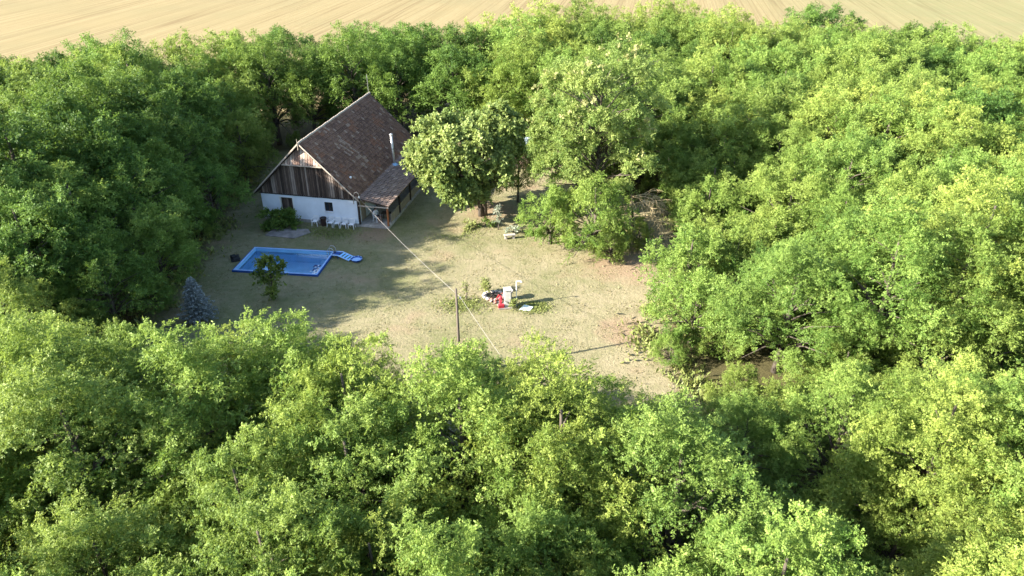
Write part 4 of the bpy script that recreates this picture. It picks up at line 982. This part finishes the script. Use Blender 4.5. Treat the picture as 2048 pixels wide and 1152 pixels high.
plant('well_herb', 'small bright weed clump at the right foot of the well', 'plant', 0.12, 46.95, [((R.uniform(-.15, .15), R.uniform(-.1, .1), R.uniform(.2, .7)), .25) for i in range(5)], 'grass_green', 0.08, 14, 8, 0.02, .6, seed=9)
plant('fire_pit_bush', 'small yellow-green bush behind the fire pit', 'plant', -2.0, 49.3, [((R.uniform(-.25, .25), R.uniform(-.2, .2), R.uniform(.3, 1.0)), .3) for i in range(7)], 'grass_green', 0.09, 16, 8, 0.02, .9, seed=10)
plant('fruit_sapling', 'thin young sapling in a green grass patch behind the pole', 'sapling', -3.45, 48.1, [((0, 0, .9), .25), ((.08, 0, 1.2), .28), ((-.08, .05, 1.45), .25)], 'grass_green', 0.08, 12, 7, 0.03, 1.5, seed=12)
st = thing('stone_bench', 'pale low stone bench at the bed edge near the silver sapling', 'bench', (-0.2, 58.9, 0), 0.2)
MB().box(-0.5, 0.5, -0.18, 0.18, 0.30, 0.40).build('seat', M['stone'], st, bevel=0.02); MB().box(-0.42, -0.25, -0.15, 0.15, 0, 0.30).build('leg', M['stone'], st); MB().box(0.25, 0.42, -0.15, 0.15, 0, 0.30).build('leg', M['stone'], st)
# ---- grass tufts over the lawn: nobody could count them
n = 110000
gx = RN.uniform(-27, 17, n); gy = RN.uniform(30, 72, n)
ok = np.array([inside(a, b, CLEAR) for a, b in zip(gx, gy)])
lx = (gx - POOL_C[0]) * math.cos(POOL_RZ) + (gy - POOL_C[1]) * math.sin(POOL_RZ); ly = -(gx - POOL_C[0]) * math.sin(POOL_RZ) + (gy - POOL_C[1]) * math.cos(POOL_RZ)
ok &= ~((np.abs(lx) < POOL_L / 2 + 0.25) & (np.abs(ly) < POOL_W / 2 + 0.25))
hx_ = (gx - HO.x) * math.cos(YAW) - (gy - HO.y) * math.sin(YAW); hy_ = (gx - HO.x) * math.sin(YAW) + (gy - HO.y) * math.cos(YAW)
ok &= ~((hx_ > -HW - 0.2) & (hx_ < 3.1) & (hy_ > -0.2))
clump = np.sin(gx * 1.9 + 1.3 * np.sin(gy * 0.9)) + np.sin(gy * 2.3 + 1.1 * np.sin(gx * 1.1)) + RN.normal(0, 0.9, n)
ok &= clump > 0.4
gx, gy = gx[ok], gy[ok]; n = len(gx)
d = np.stack([RN.normal(0, 0.8, n), RN.normal(0, 0.8, n), np.full(n, 0.55)], -1)
V, q = place(T_LEAF, np.stack([gx, gy, np.full(n, 0.0)], -1), d, RN.normal(size=(n, 3)) + [0, 0, 0.6], RN.uniform(0.04, 0.10, n), np.clip(RN.normal(0.55, 0.25, n), 0, 1))
V[:, :, 2] = np.maximum(V[:, :, 2], 0.006)
o = tag(link('lawn_grass', np_mesh('lawn_grass', V, M['grass'], q)), 'short dry grass tufts all over the lawn', 'grass'); o['kind'] = 'stuff'
n = 12000
cs = [(-3.6, 47.6, 1.5), (1.6, 47.2, 1.0), (-5, 60.5, 2.0), (-16, 60.2, 2.0)]
pk = RN.integers(0, len(cs), n); cc = np.array(cs)[pk]
gx = cc[:, 0] + RN.normal(0, 1, n) * cc[:, 2] * 0.6; gy = cc[:, 1] + RN.normal(0, 1, n) * cc[:, 2] * 0.4
ok = np.array([not (abs((a - HO.x) * math.cos(YAW) - (b - HO.y) * math.sin(YAW)) < 9.4 and ((a - HO.x) * math.sin(YAW) + (b - HO.y) * math.cos(YAW)) > -0.2) for a, b in zip(gx, gy)]); gx, gy = gx[ok], gy[ok]; n = len(gx)
d = np.stack([RN.normal(0, 0.6, n), RN.normal(0, 0.6, n), np.full(n, 0.8)], -1)
V, q = place(T_LEAF, np.stack([gx, gy, np.full(n, 0.0)], -1), d, RN.normal(size=(n, 3)) + [0, 0, 0.4], RN.uniform(0.05, 0.11, n), np.clip(RN.normal(0.5, 0.25, n), 0, 1))
V[:, :, 2] = np.maximum(V[:, :, 2], 0.006)
o = tag(link('green_grass', np_mesh('green_grass', V, M['grass_green'], q)), 'patches of fresh green grass on the dry lawn', 'grass'); o['kind'] = 'stuff'

# ---- tall weeds and grass along the wood edge
n = 26000
ei = RN.integers(0, len(CLEAR), n); tt_ = RN.random(n)
CA = np.array(CLEAR, float); CB = np.roll(CA, -1, 0)
pp = CA[ei] + (CB[ei] - CA[ei]) * tt_[:, None] + RN.normal(0, 0.9, (n, 2))
keep = np.sin(pp[:, 0] * 1.1 + 2 * np.sin(pp[:, 1] * 0.7)) + RN.normal(0, 0.6, n) > -0.1
pp = pp[keep & (pp[:, 1] < 76)]; n = len(pp)
d = np.stack([RN.normal(0, 0.5, n), RN.normal(0, 0.5, n), np.full(n, 0.8)], -1)
V, q = place(T_LEAF * np.array([1, 0.5, 1]), np.concatenate([pp, np.zeros((n, 1))], 1), d, RN.normal(size=(n, 3)) + [0, 0, 0.4], RN.uniform(0.12, 0.42, n), np.clip(RN.normal(0.45, 0.25, n), 0, 1))
V[:, :, 2] = np.maximum(V[:, :, 2], 0.006)
o = tag(link('edge_weeds', np_mesh('edge_weeds', V, M['grass_green'], q)), 'tall weeds and grass where the lawn meets the woods', 'weeds'); o['kind'] = 'stuff'
